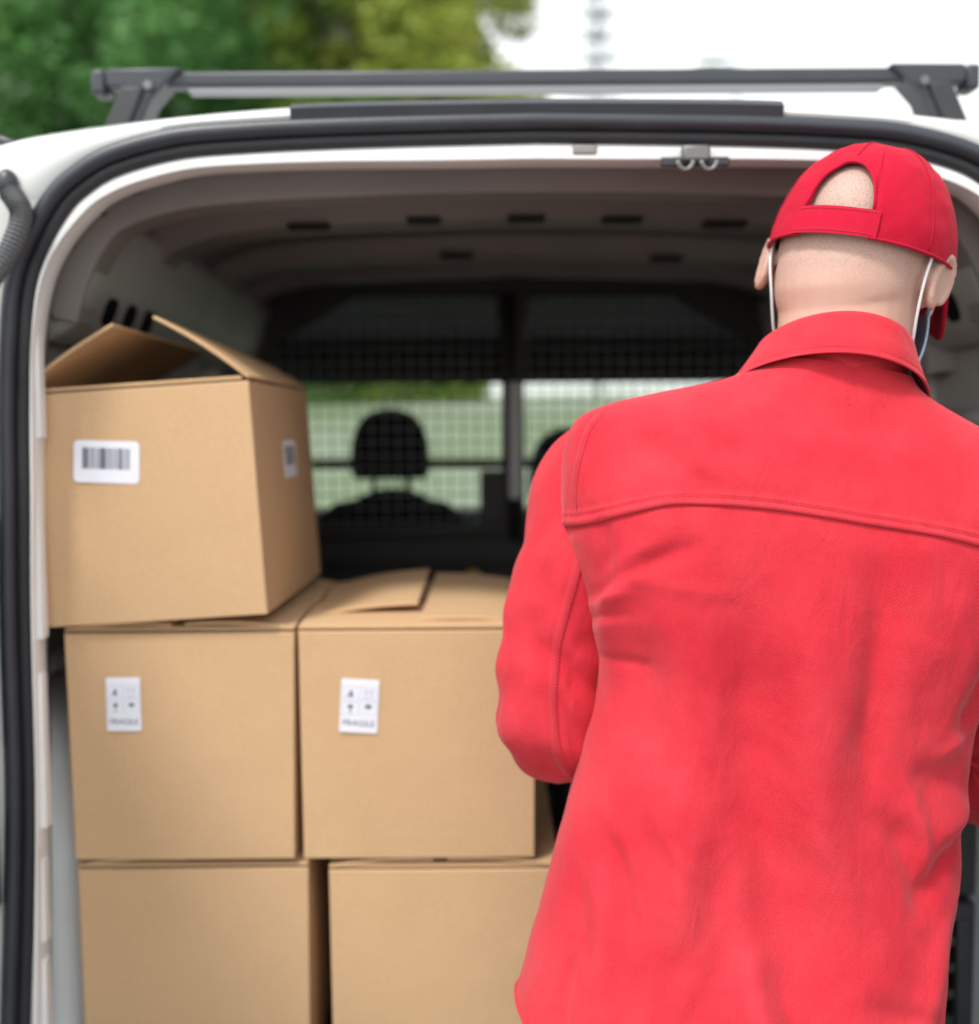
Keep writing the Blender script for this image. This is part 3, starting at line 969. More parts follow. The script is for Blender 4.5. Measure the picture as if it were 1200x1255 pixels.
def soft_panel(a, b, c, d, n, thick, bulge, m=10):
    """a cardboard wall between four corners (a-b bottom, d-c top), slightly bulged along n, with thickness"""
    rows_o, rows_i = [], []
    for i in range(m + 1):
        v = i / m
        ro, ri = [], []
        for j in range(m + 1):
            u = j / m
            p = (a * (1 - u) + b * u) * (1 - v) + (d * (1 - u) + c * u) * v
            q = p + n * bulge * math.sin(math.pi * u) * math.sin(math.pi * v)
            ro.append(q)
            ri.append(q - n * thick)
        rows_o.append(ro); rows_i.append(ri)
    return rows_o, rows_i


def closed_shell(mb, ro, ri):
    n = len(ro[0]); m = len(ro)
    vs = [p for r in ro for p in r] + [p for r in ri for p in r]
    k = n * m
    fs = []
    for i in range(m - 1):
        for j in range(n - 1):
            a = i * n + j
            fs.append((a, a + 1, a + n + 1, a + n))
            fs.append((k + a, k + a + n, k + a + n + 1, k + a + 1))
    def edge(ids):
        for p, q in zip(ids[:-1], ids[1:]):
            fs.append((p, k + p, k + q, q))
    edge([j for j in range(n)]); edge([(m - 1) * n + j for j in range(n - 1, -1, -1)])
    edge([i * n for i in range(m - 1, -1, -1)]); edge([i * n + n - 1 for i in range(m)])
    mb.add(vs, fs)


def carton(x0, x1, y0, depth, z0, h, label, rot=0.0, yaw=0.0, flaps=None, bulge=0.004, taper=0.0):
    """a carton whose lower left front edge starts at x0,y0,z0; rot leans it sideways, yaw turns it"""
    w = x1 - x0
    base = Vector(((x0 + x1) / 2, y0 + depth / 2, z0))
    e = empty('cardboard_box', base)
    tag(e, label, 'box', 'cardboard boxes stacked in the van')
    RM = Matrix.Rotation(yaw, 3, 'Z') @ Matrix.Rotation(rot, 3, 'Y')
    def W(x, y, z): return base + RM @ Vector((x, y, z))
    hw, hd = w / 2, depth / 2
    T = 0.005
    nx, ny, nz = RM @ Vector((1, 0, 0)), RM @ Vector((0, 1, 0)), RM @ Vector((0, 0, 1))
    m = MB()
    k = hw - taper
    faces = [
        (W(-k, -hd, 0), W(k, -hd, 0), W(hw, -hd, h), W(-hw, -hd, h), -ny),
        (W(k, -hd, 0), W(k, hd, 0), W(hw, hd, h), W(hw, -hd, h), nx),
        (W(k, hd, 0), W(-k, hd, 0), W(-hw, hd, h), W(hw, hd, h), ny),
        (W(-k, hd, 0), W(-k, -hd, 0), W(-hw, -hd, h), W(-hw, hd, h), -nx)]
    # outer walls as one wrapped sheet with rounded upright folds
    per = 12
    rows = []
    for i in range(per + 1):
        v = i / per
        row = []
        for (a, b, c, d, n) in faces:
            for j in range(per):
                u = (j + .0) / per
                p = (a * (1 - u) + b * u) * (1 - v) + (d * (1 - u) + c * u) * v
                bl = bulge * math.sin(math.pi * u) * (0.35 + 0.65 * math.sin(math.pi * v))
                row.append(p + n * bl)
        rows.append(row)
    inn = [[p - (p - W(0, 0, h * i / per)).normalized() * T * 1.2 for p in r] for i, r in enumerate(rows)]
    inn = list(reversed(inn))
    m.grid(rows + inn, True, False)
    m.add([W(-k + .002, -hd + .002, .004), W(k - .002, -hd + .002, .004), W(k - .002, hd - .002, .004), W(-k + .002, hd - .002, .004)], [(0, 1, 2, 3)])
    body = m.build('carton', CB, e, bevel=0.0025, bseg=3)
    for fl in (flaps or []):
        side, length, ang, t0, t1, twist = fl[:6]
        # hinge on the named top edge; ang is the elevation above "folded shut"
        if side == 'left':   A, B, inw = W(-hw + .001, -hd * 1, h), W(-hw + .001, hd, h), nx
        elif side == 'right': A, B, inw = W(hw - .001, -hd, h), W(hw - .001, hd, h), -nx
        elif side == 'front': A, B, inw = W(-hw, -hd + .001, h), W(hw, -hd + .001, h), ny
        else:                A, B, inw = W(-hw, hd - .001, h), W(hw, hd - .001, h), -ny
        A2, B2 = A.lerp(B, t0), A.lerp(B, t1)
        A2 = A2 + nz * .0015; B2 = B2 + nz * .0015
        an0, an1 = R(ang), R(ang + twist)
        ro, ri = [], []
        nrows = 6
        for i in range(nrows + 1):
            v = i / nrows
            r1, r2 = [], []
            for j in range(9):
                u = j / 8
                an = an0 * (1 - u) + an1 * u
                dirv = inw * math.cos(an) + nz * math.sin(an)
                up = nz * math.cos(an) - inw * math.sin(an)
                curl = math.sin(math.pi * v) * 0.004
                p = A2.lerp(B2, u) + dirv * length * v + up * (.003 + curl)
                r1.append(p + up * .0022); r2.append(p - up * .0022)
            ro.append(r1); ri.append(r2)
        fm = MB()
        closed_shell(fm, ro, ri)
        fm.build('flap', CB, e, bevel=0.001, bseg=1)
    return e, W, nx, ny, nz, w, h, hd


BX = 1.40
H1 = 0.284
z_mid = FLOOR + H1 + 0.0155
H2 = 0.298
b = carton(-.543, -.240, BX + .005, .42, FLOOR, H1, 'plain cardboard box at lower left under the stack beside the pillar', taper=.003,
           flaps=[('front', .20, .3, .0, 1.0, 0), ('back', .20, .3, 0, 1, 0), ('left', .14, 3.6, .0, 1.0, -.6), ('right', .13, 1.0, .04, 1, 0)])
b = carton(-.213, .088, BX + .002, .42, FLOOR, H1 - .002, 'plain cardboard box at lower right, half hidden by the red jacket', taper=.002,
           flaps=[('front', .20, .3, .0, 1.0, 0), ('back', .20, .3, 0, 1, 0), ('left', .137, 3.2, .0, 1, 0), ('right', .145, 3.4, .0, .99, -.5)])
b = carton(-.548, -.252, BX, .42, z_mid, H2, 'middle left cardboard box with a fragile sticker, under the open box', taper=.005,
           flaps=[('front', .20, .3, .0, 1.0, 0), ('back', .20, .3, 0, 1, 0), ('left', .137, 2.2, .0, 1, 0), ('right', .14, 2.6, .0, 1.0, 3)])
e, W, nx, ny, nz, w, h, hd = b
lp = at(153, 862, BX)
printed_label(e, Vector((lp.x, BX - .0040, lp.z)), nx, nz, -ny, .044, .070, 'fragile')
b = carton(-.247, .058, BX, .42, z_mid, H2 + .001, 'cardboard box with a fragile sticker directly left of the man in red', taper=.002,
           flaps=[('front', .20, .3, .0, 1.0, 0), ('back', .20, .3, 0, 1, 0), ('left', .150, 7, .18, .95, 2), ('right', .147, 2.2, .06, .98, 3.5)])
e, W, nx, ny, nz, w, h, hd = b
lp = at(441, 864, BX)
tl = R(3.5)
printed_label(e, Vector((lp.x, BX - .0040, lp.z)), nx * math.cos(tl) - nz * math.sin(tl), nz * math.cos(tl) + nx * math.sin(tl), -ny, .049, .070, 'fragile')
ROLL = R(-3.4)
b = carton(-.570, -.279, BX - .012, .40, z_mid + H2 + .018, .295, 'open cardboard box with barcode stickers and raised flaps on top of the stack', rot=ROLL, yaw=R(-1.0),
           flaps=[('left', .149, 31, .0, 1.0, -3), ('right', .141, 36, 0.0, 1.0, -5), ('front', .15, -3, .03, .97, 0), ('back', .15, -3, .03, .97, 0)])
e, W, nx, ny, nz, w, h, hd = b
lp = at(132, 566, BX - .012)
tl = R(5.5)
def on_front(px, py):
    """nearest point of the front board of the open box to a sight line"""
    d = (at(px, py, 2.0) - CAM).normalized()
    o = W(0, -hd, 0)
    t = (o - CAM).dot(ny) / d.dot(ny)
    return CAM + d * t
printed_label(e, on_front(132, 566) - ny * .0036, nx * math.cos(tl) - nz * math.sin(tl), nz * math.cos(tl) + nx * math.sin(tl), -ny, .083, .053, 'barcode')
def on_right(px, py):
    d = (at(px, py, 2.0) - CAM).normalized()
    o = W(w / 2, 0, 0)
    t = (o - CAM).dot(nx) / d.dot(nx)
    return CAM + d * t
printed_label(e, on_right(352, 562) + nx * .0036, ny, nz, nx, .083, .053, 'barcode')

# ------------------------------------------------------------------ the man
PY = 1.10                                   # his body's distance
KP = (at(1000, 900, PY) - at(999, 900, PY)).length      # metres per pixel there
B0 = at(903, 1255, PY)
man = empty('person', (0.26, 1.12, 0))
tag(man, 'man in red jacket and red cap, seen from behind, busy at the van', 'person')
TILT = math.atan2(122, 825) + R(.35)
LEAN = R(4)
EP = Vector((math.cos(TILT), 0, -math.sin(TILT)))
ES = (Matrix.Rotation(-LEAN, 3, EP) @ Vector((math.sin(TILT), 0, math.cos(TILT)))).normalized()
EY = ES.cross(EP).normalized()              # forward
if EY.y < 0:
    EY = -EY


def TW(p, s, y):
    """torso coordinates (photograph-scale pixels across and up the spine, metres forward) to world"""
    p = p - 17 * max(0.0, min(1.0, 1 - s / 560))
    return B0 + EP * (p * KP) + ES * (s * KP) + EY * y


def loc(px, py):
    rx, ry = px - 903.0, py - 1255.0
    s_ = rx * .146 - ry * .989
    return rx * .989 + ry * .146 + 17 * max(0.0, min(1.0, 1 - s_ / 560)), s_      # p, s


# rows of the jacket body: height s, half width, back y, front y, roundness
TS = [-95, -60, 0, 60, 140, 242, 312, 386, 430, 493, 568, 620, 671, 700, 725, 747, 772, 795, 812, 824]
THW = [268, 266, 262, 257, 250, 243, 236, 229, 232, 260, 300, 315, 321, 318, 306, 262, 190, 128, 98, 88]
TYB = [-.135, -.133, -.130, -.126, -.120, -.114, -.114, -.118, -.122, -.128, -.131, -.129, -.120, -.111, -.103, -.093, -.082, -.073, -.069, -.068]
TYF = [.135, .133, .13, .125, .12, .115, .115, .118, .12, .12, .115, .105, .09, .08, .07, .066, .065, .068, .07, .07]
YOKE_P = [-330, -295, -240, -187, -90, 14, 110, 209, 262, 295, 330]
YOKE_S = [580, 590, 612, 629, 637, 636, 634, 622, 606, 590, 580]

FOLDS = [  # photograph polyline, width px, height mm (positive = raised)
    ([(850, 640), (876, 760), (886, 900), (918, 1040), (958, 1180), (975, 1290)], 46, -9),
    ([(1013, 655), (1030, 720), (1020, 860), (1030, 950)], 22, -4.5),
    ([(940, 660), (955, 800), (965, 960), (985, 1100)], 40, 5),
    ([(905, 1115), (938, 1190), (962, 1262)], 17, -7),
    ([(868, 1100), (900, 1190), (920, 1270)], 22, 4),
    ([(1022, 950), (1062, 985), (1080, 1030), (1084, 1095)], 18, -5),
    ([(1050, 945), (1078, 968), (1090, 1010), (1094, 1050)], 15, 3.5),
    ([(1180, 985), (1130, 1020), (1100, 1055), (1088, 1090)], 21, -4),
    ([(1190, 955), (1130, 980), (1095, 985)], 24, 2.5),
    ([(1065, 930), (1110, 918), (1170, 930)], 28, -3.5),
    ([(1150, 1090), (1128, 1170), (1118, 1260)], 18, -6),
    ([(1125, 1080), (1100, 1170), (1085, 1260)], 20, 4),
    ([(1200, 760), (1165, 830), (1150, 900)], 22, -5),
    ([(790, 640), (748, 690), (734, 750), (736, 830)], 17, 9),
    ([(705, 742), (735, 700), (775, 668), (840, 648)], 13, -6),
    ([(762, 740), (775, 830), (772, 930)], 26, -4),
    ([(733, 985), (746, 1050), (758, 1120)], 12, -5),
    ([(715, 1000), (722, 1080), (716, 1180)], 14, 4),
    ([(690, 1120), (676, 1180), (668, 1250)], 11, -5),
    ([(800, 900), (812, 1010), (806, 1130)], 30, 5),
    ([(838, 980), (850, 1080), (880, 1180)], 24, -4),
    ([(1010, 1160), (1060, 1190), (1120, 1200)], 16, -3),
    ([(700, 1170), (800, 1215), (900, 1235)], 13, 2),
    ([(760, 560), (880, 570), (1000, 560)], 26, 1.6),
    ([(930, 470), (1000, 510), (1100, 520)], 30, -2.2),
    ([(740, 520), (800, 560), (850, 610)], 26, -3),
    ([(870, 480), (840, 520), (830, 580)], 26, 2),
]
_r = random.Random(3)
for _ in range(46):                      # small creases all over the lower back and the sides
    cx_, cy_ = _r.uniform(690, 1190), _r.uniform(680, 1250)
    an_ = R(_r.gauss(80, 28))
    ln_ = _r.uniform(30, 90)
    bend_ = _r.uniform(-12, 12)
    FOLDS.append(([(cx_ - ln_ * math.cos(an_), cy_ - ln_ * math.sin(an_)), (cx_ + bend_, cy_), (cx_ + ln_ * math.cos(an_), cy_ + ln_ * math.sin(an_))], _r.uniform(9, 18), _r.choice((-1, 1)) * _r.uniform(.5, 1.3)))
FOLDS += [
    ([(698, 765), (722, 745), (760, 728)], 8, -3.0), ([(700, 742), (724, 722), (765, 702)], 9, 3.0),
    ([(715, 800), (742, 790), (780, 792)], 8, -2.2), 
    ([(1085, 905), (1135, 880), (1195, 850)], 12, 2.5),
    ([(800, 1200), (870, 1225), (960, 1235)], 9, -2.0), ([(985, 1215), (1050, 1218), (1110, 1208)], 9, -2.0),
    ([(722, 700), (728, 660), (722, 610)], 10, -2.2)]
FOLDS_L = [([loc(*q) for q in pl], w, h * (2.5e-3 if w >= 20 else 1.6e-3)) for pl, w, h in FOLDS]
_seg = []
for pl, w, h in FOLDS_L:
    P_ = np.array([(v.x, v.y) for v in catmull([Vector((a, b, 0)) for a, b in pl], 6)])
    _seg.append((P_, w, h))


def fold_field(p, s):
    """p, s arrays -> displacement in metres for the back of the jacket"""
    p = p.astype(float); s = s.astype(float)
    out = np.zeros_like(p)
    P_all, S_all, out_all = p, s, out
    for P_, w, h in _seg:
        rr_ = 2.6 * w
        msk = (P_all > P_[:, 0].min() - rr_) & (P_all < P_[:, 0].max() + rr_) & (S_all > P_[:, 1].min() - rr_) & (S_all < P_[:, 1].max() + rr_)
        if not msk.any():
            continue
        p, s = P_all[msk], S_all[msk]
        best = np.full(p.shape, 1e9)
        tt = np.zeros_like(p)
        n = len(P_) - 1
        for i in range(n):
            a, b_ = P_[i], P_[i + 1]
            d = b_ - a
            L2 = (d * d).sum()
            t = np.clip(((p - a[0]) * d[0] + (s - a[1]) * d[1]) / L2, 0, 1)
            dd = (p - a[0] - t * d[0]) ** 2 + (s - a[1] - t * d[1]) ** 2
            upd = dd < best
            best = np.where(upd, dd, best)
            tt = np.where(upd, (i + t) / n, tt)
        q_ = np.clip(np.minimum(tt, 1 - tt) / .38, 0, 1)
        env = q_ * q_ * (3 - 2 * q_)
        out_all[msk] += h * env * np.exp(-best / (2 * (w * .62) ** 2))
    return out_all


def torso_pt(s, th, grow=0.0):
    hw = interp(s, TS, THW) * KP + grow
    yb = interp(s, TS, TYB) - grow
    yf = interp(s, TS, TYF) + grow
    c, sn = math.cos(th), math.sin(th)
    n = .70
    x = hw * math.copysign(abs(c) ** n, c)
    yc, yh = (yb + yf) / 2, (yf - yb) / 2
    # the shoulder blades round off: the back falls away towards the sides
    y = yc + yh * math.copysign(abs(sn) ** .92, sn)
    return x / KP, y


_TSs = np.linspace(TS[0], TS[-1], 400)
def _sm(vals):
    v = np.interp(_TSs, TS, vals)
    k = np.exp(-np.linspace(-2, 2, 25) ** 2); k /= k.sum()
    vp = np.concatenate([np.full(12, v[0]) + (v[0] - v[1:13][::-1]) * 0, v, np.full(12, v[-1])])
    return np.convolve(vp, k, 'valid')
THW_S, TYB_S, TYF_S = _sm(THW), _sm(TYB), _sm(TYF)
TS, THW, TYB, TYF = _TSs, THW_S, TYB_S, TYF_S


def jacket_panel(name, s_of, nu, nv, grow, parent, edge_thick=0.0, mat=None):
    """grid of the jacket body; s_of(v, p) gives the height of row v at cross position p"""
    th = np.linspace(0, 2 * math.pi, nu, endpoint=False)
    base_p = np.zeros((nv + 1, nu)); base_y = np.zeros((nv + 1, nu)); base_s = np.zeros((nv + 1, nu))
    for i in range(nv + 1):
        v = i / nv
        for j in range(nu):
            p = 250 * math.cos(th[j])
            for _ in range(2):
                s = s_of(v, p)
                p, y = torso_pt(s, -th[j], grow)
            base_p[i, j], base_y[i, j], base_s[i, j] = p, y, s
    back = np.clip(-np.sin(-th) * 1.6, 0, 1)[None, :]
    back = np.clip(np.sin(th) * 1.5 + .15, 0, 1)[None, :]
    D = fold_field(base_p, base_s) * back
    rows = []
    for i in range(nv + 1):
        row = []
        for j in range(nu):
            p, y, s = base_p[i, j], base_y[i, j], base_s[i, j]
            nv3 = Vector((p * .011, s * .0045, y * 9 + 3))
            wr = 0.0032 * noise.noise(nv3) + 0.0013 * noise.noise(Vector((p * .035, s * .02, y * 20)))
            d = D[i, j] + wr
            nrm = (EP * (math.cos(th[j]) * .9) - EY * math.sin(th[j])).normalized()
            row.append(TW(p, s, y) + nrm * d)
        rows.append(row)
    return rows


_yk = catmull([Vector((a, b_, 0)) for a, b_ in zip(YOKE_P, YOKE_S)], 10)
_ykx, _yky = np.array([q.x for q in _yk]), np.array([q.y for q in _yk])
yoke_s = lambda p: float(np.interp(p, _ykx, _yky))
HEM = -88
def hem_s(p):
    t = min(1, max(0, (abs(p) - 205) / 58)); t = t * t * (3 - 2 * t)
    return HEM + 84 * t


body_rows = jacket_panel('j', lambda v, p: hem_s(p) + (yoke_s(p) + 6 - hem_s(p)) * v, 300, 230, 0.0, man)
jk = MB().grid(body_rows, True).build('jacket', M['shirt'], man, smooth=True, solid=0.0015, soff=-1, uv=grid_uv(body_rows))
ring_ = body_rows[1] + [body_rows[1][0]]
MB().tube(ring_, .0026, 8, cap=False).build('hem', M['shirt'], jk, smooth=True)
# yoke: sits on the body panel, its lower edge turned under
yk_rows = jacket_panel('y', lambda v, p: yoke_s(p) + (822 - yoke_s(p)) * v, 300, 100, 0.0016, man)


def nudge(rows, k, d):
    """move row k outward by d along the panel's horizontal normal"""
    for j in range(len(rows[k])):
        th = 2 * math.pi * j / len(rows[k])
        rows[k][j] = rows[k][j] + (EP * (math.cos(th) * .9) - EY * math.sin(th)).normalized() * d
prof = {0: .0010, 1: .0024, 2: .0029, 3: .0027, 4: .0018, 5: .0002, 6: .0009, 7: .0013, 8: .0006}
for k, d in prof.items():
    nudge(yk_rows, k, d)
_pk = random.Random(9)
pk = [_pk.uniform(-1, 1) for _ in range(300)]
for k, a_ in ((3, .4), (4, .8), (5, 1.0), (6, 1.0), (7, .9), (8, .7), (9, .5), (10, .35), (11, .2)):      # the seam puckers the cloth
    for j in range(300):
        th = 2 * math.pi * j / 300
        yk_rows[k][j] = yk_rows[k][j] + (EP * (math.cos(th) * .9) - EY * math.sin(th)).normalized() * (.0009 * a_ * pk[j])
first = [p + (EY * .004 if math.sin(2 * math.pi * j / 300) > 0 else -EY * .004) for j, p in enumerate(yk_rows[0])]
yoke = MB().grid([first] + yk_rows, True).build('yoke', M['shirt'], jk, smooth=True, uv=grid_uv([first] + yk_rows))


def surf(p, s, extra=0.0):
    """a point on the back of the jacket"""
    hw = interp(s, TS, THW)
    c = max(-1, min(1, math.copysign(abs(p / hw) ** (1 / .70), p)))
    th = math.acos(c)
    _, y = torso_pt(s, -th, extra)
    d = float(fold_field(np.array([float(p)]), np.array([float(s)]))[0])
    wr = 0.0032 * noise.noise(Vector((p * .011, s * .0045, y * 9 + 3))) + 0.0013 * noise.noise(Vector((p * .035, s * .02, y * 20)))
    nrm = (EP * (math.cos(th) * .9) - EY * math.sin(th)).normalized()
    return TW(p, s, y) + nrm * (d + wr), nrm


def stitches(name, pts, parent, length=.0021, gap=.0012, wid=.0007):
    m = MB()
    L = [0]
    for a, b_ in zip(pts[:-1], pts[1:]):
        L.append(L[-1] + (b_[0] - a[0]).length)
    tot = L[-1]
    x = 0
    xs = np.array(L)
    P_ = np.array([tuple(q[0]) for q in pts]); N_ = np.array([tuple(q[1]) for q in pts])
    def ev(t):
        return (Vector([float(np.interp(t, xs, P_[:, k])) for k in range(3)]), Vector([float(np.interp(t, xs, N_[:, k])) for k in range(3)]).normalized())
    while x + length < tot:
        (a, na), (b_, nb) = ev(x), ev(x + length)
        t = (b_ - a).normalized()
        sd_ = t.cross(na) * wid
        mid = (a + b_) / 2 + na * .0006
        m.add([a - sd_, a + sd_, b_ + sd_, b_ - sd_, mid - sd_ * .6, mid + sd_ * .6], [(0, 4, 5, 1), (4, 3, 2, 5), (0, 3, 4), (1, 5, 2)])
        x += length + gap
    return tag(m.build(name, M['thread'], parent), kind='stuff')


pp = [-278 + 4 * k for k in range(140)]
stitches('stitching', [surf(p, yoke_s(p) + 9.5, .0034) for p in pp], jk)
stitches('stitching', [surf(p, yoke_s(p) + 2.0, .0036) for p in pp], jk)
# bar tacks of a hanger loop below the collar
for px in (1009, 1049):
    stitches('stitching', [surf(*loc(px + (1 if px > 1020 else 0) * k * .2, 462 + k * 3), .0022) for k in range(12)], jk, .004, .003, .0004)


# sleeves
def sleeve(ctrl, rad, side):
    """ctrl: world points from shoulder to cuff, rad: sleeve radii"""
    per = 22
    C = catmull(ctrl, per)
    n = len(C)
    rr = catmull([Vector((r, 0, 0)) for r in rad], per)
    rows = []
    t0 = (C[1] - C[0]).normalized()
    a = (Vector((0, -1, 0)) - t0 * t0.dot(Vector((0, -1, 0)))).normalized()    # towards the camera
    seg = 88
    for i, c in enumerate(C):
        t = (C[min(i + 1, n - 1)] - C[max(i - 1, 0)]).normalized()
        a = (a - t * a.dot(t)).normalized()
        b_ = t.cross(a)
        row = []
        f = i / (n - 1)
        for k in range(seg):
            th = 2 * math.pi * k / seg
            dirv = a * math.cos(th) + b_ * math.sin(th)
            r = rr[i].x
            q = c + dirv * r
            nz_ = noise.noise(Vector((math.cos(th) * 1.3, math.sin(th) * 1.3, f * 7 + side * 5)))
            bend = math.exp(-((f - .50) / .15) ** 2)
            cr = math.sin(f * 70 + 3.0 * math.sin(th * 1 + side) + 2.5 * noise.noise(Vector((th * .7, f * 3, side))))
            # creases gather on the inside of the elbow
            inside = max(0, -math.cos(th - .2))
            d = .0066 * nz_ + .0085 * bend * cr * (.30 + .70 * inside) + .0024 * noise.noise(Vector((math.cos(th) * 3, math.sin(th) * 3, f * 22)))
            row.append(q + dirv * d)
        rows.append(row)
    return rows, C


def taper_end(rows, c):
    return rows


sh = TW(-236, 640, -.008)
Lc = [TW(-190, 655, .055), TW(-256, 634, .060), at(716, 690, 1.175), at(686, 785, 1.168), at(677, 858, 1.160), at(690, 890, 1.185), at(726, 890, 1.235), at(775, 862, 1.305), at(815, 835, 1.36)]
Lr = [.064, .074, .068, .063, .0615, .060, .056, .050, .044]
rows, _ = sleeve(Lc, Lr, 0)
sl = MB().grid(rows, True).build('sleeve', M['shirt'], jk, smooth=True, solid=0.0015, uv=grid_uv(rows))
# sleeve seam: raised welt with stitches down the back of the arm
ns = len(rows)
def seam_on(rows, k0, k1, i0, i1, name, h=.0016):
    w_rows = []
    line = []
    for i in range(i0, i1):
        f = (i - i0) / (i1 - i0)
        k = k0 + (k1 - k0) * f
        kk = int(k); fr = k - kk
        n = len(rows[i])
        g = lambda q: rows[i][q % n].lerp(rows[i][(q + 1) % n], fr)
        cen = g(kk)
        tang = (g(kk + 1) - g(kk - 1)).normalized()
        along = (rows[min(i + 1, len(rows) - 1)][kk % n] - rows[max(i - 1, 0)][kk % n]).normalized()
        nn = tang.cross(along).normalized()
        ctr = sum(rows[i], Vector((0, 0, 0))) / n
        if nn.dot(cen - ctr) < 0:
            nn = -nn
        w_rows.append([cen - tang * .006 - nn * .001, cen - tang * .0045 + nn * h, cen + nn * (h + .0006), cen + tang * .0045 + nn * h, cen + tang * .0055 - nn * .001])
        line.append((cen - tang * .0030 + nn * (h + .0006), nn))
    MB().grid(w_rows).build('seam', M['shirt'], jk, smooth=True)
    stitches('stitching', line, jk)
seam_on(rows, 5, 2, 30, 112, 'seam')
Rc = [TW(190, 655, .055), TW(256, 634, .055), TW(290, 520, .05), TW(318, 440, .04), TW(345, 372, .04), TW(335, 340, .07), TW(285, 335, .13), TW(215, 350, .20), TW(160, 365, .25)]
rows, _ = sleeve(Rc, Lr, 1)
MB().grid(rows, True).build('sleeve', M['shirt'], jk, smooth=True, solid=0.0015, uv=grid_uv(rows))
# armhole seam welts on the left and right of the back
for sgn in (-1, 1):
    pl = catmull([Vector((sgn * a, b_, 0)) for a, b_ in ((290, 726), (305, 700), (311, 660), (309, 620), (304, 592))], 10)
    w_rows, line = [], []
    for q in pl:
        P1, n1 = surf(q.x, q.y, .0018)
        P0, n0 = surf(q.x - sgn * 11, q.y, .0018)
        w_rows.append([P0 - n0 * .0012, P0.lerp(P1, .2) + n0 * .0016, P0.lerp(P1, .6) + n0 * .0022, P1 + n1 * .0012, P1 - n1 * .004])
        line.append((P0.lerp(P1, .25) + n0 * .0022, n0))
    MB().grid(w_rows).build('seam', M['shirt'], jk, smooth=True)
    stitches('stitching', line, jk)

# collar: stand, fold and leaf
def ring_pt(th, hw, yb, yf, s_back, s_side, s_front):
    c, sn = math.cos(th), math.sin(th)              # th = 90 deg is the back
    y = (yb + yf) / 2 - (yf - yb) / 2 * sn
    s = s_side + (s_back - s_side) * max(0, sn) ** 1.3 + (s_front - s_side) * max(0, -sn)
    return TW(hw * c, s, y)


rows = []
NTH = 96
ths = [R(-62 + (242 + 62) * k / (NTH - 1)) for k in range(NTH)]
PROF = [  # half width px, back y, front y, s at back / side / front
    (88, -.070, .090, 818, 802, 770), (86, -.070, .088, 848, 828, 795), (84, -.070, .085, 868, 846, 806), (85, -.072, .087, 879, 854, 812),
    (88, -.076, .092, 883, 856, 813), (93, -.080, .098, 878, 851, 809), (99, -.084, .105, 863, 838, 798), (108, -.089, .115, 848, 820, 782),
    (117, -.092, .126, 836, 803, 765), (121, -.0945, .130, 831, 797, 758), (120.5, -.0930, .128, 829.5, 795, 756), (118, -.090, .126, 831, 797, 758)]
for pr in PROF:
    row = []
    for th in ths:
        q = ring_pt(th, *pr)
        q += EY * .0012 * noise.noise(Vector((th * 2.2, pr[0] * .05, 1)))
        row.append(q)
    rows.append(row)
dense = [list(c) for c in zip(*[catmull([r[k] for r in rows], 3) for k in range(NTH)])]
MB().grid(dense).build('collar', M['shirt'], jk, smooth=True, solid=0.0016, uv=grid_uv(dense))
line = []
for th in ths[18:78]:
    a = ring_pt(th, 113.5, -.0905, .126, 838.5, 806, 768)
    nn = (EP * math.cos(th) - EY * math.sin(th)).normalized()
    line.append((a + nn * .0014, nn))
stitches('stitching', line, jk)

# head frame
HC = at(1052, 322, 1.172)
HR = Matrix.Rotation(R(11.5), 3, 'Y') @ Matrix.Rotation(R(-34), 3, 'Z') @ Matrix.Rotation(R(-13), 3, 'X') * 1.03


def HW(x, y, z):
    return HC + HR @ Vector((x, y, z))


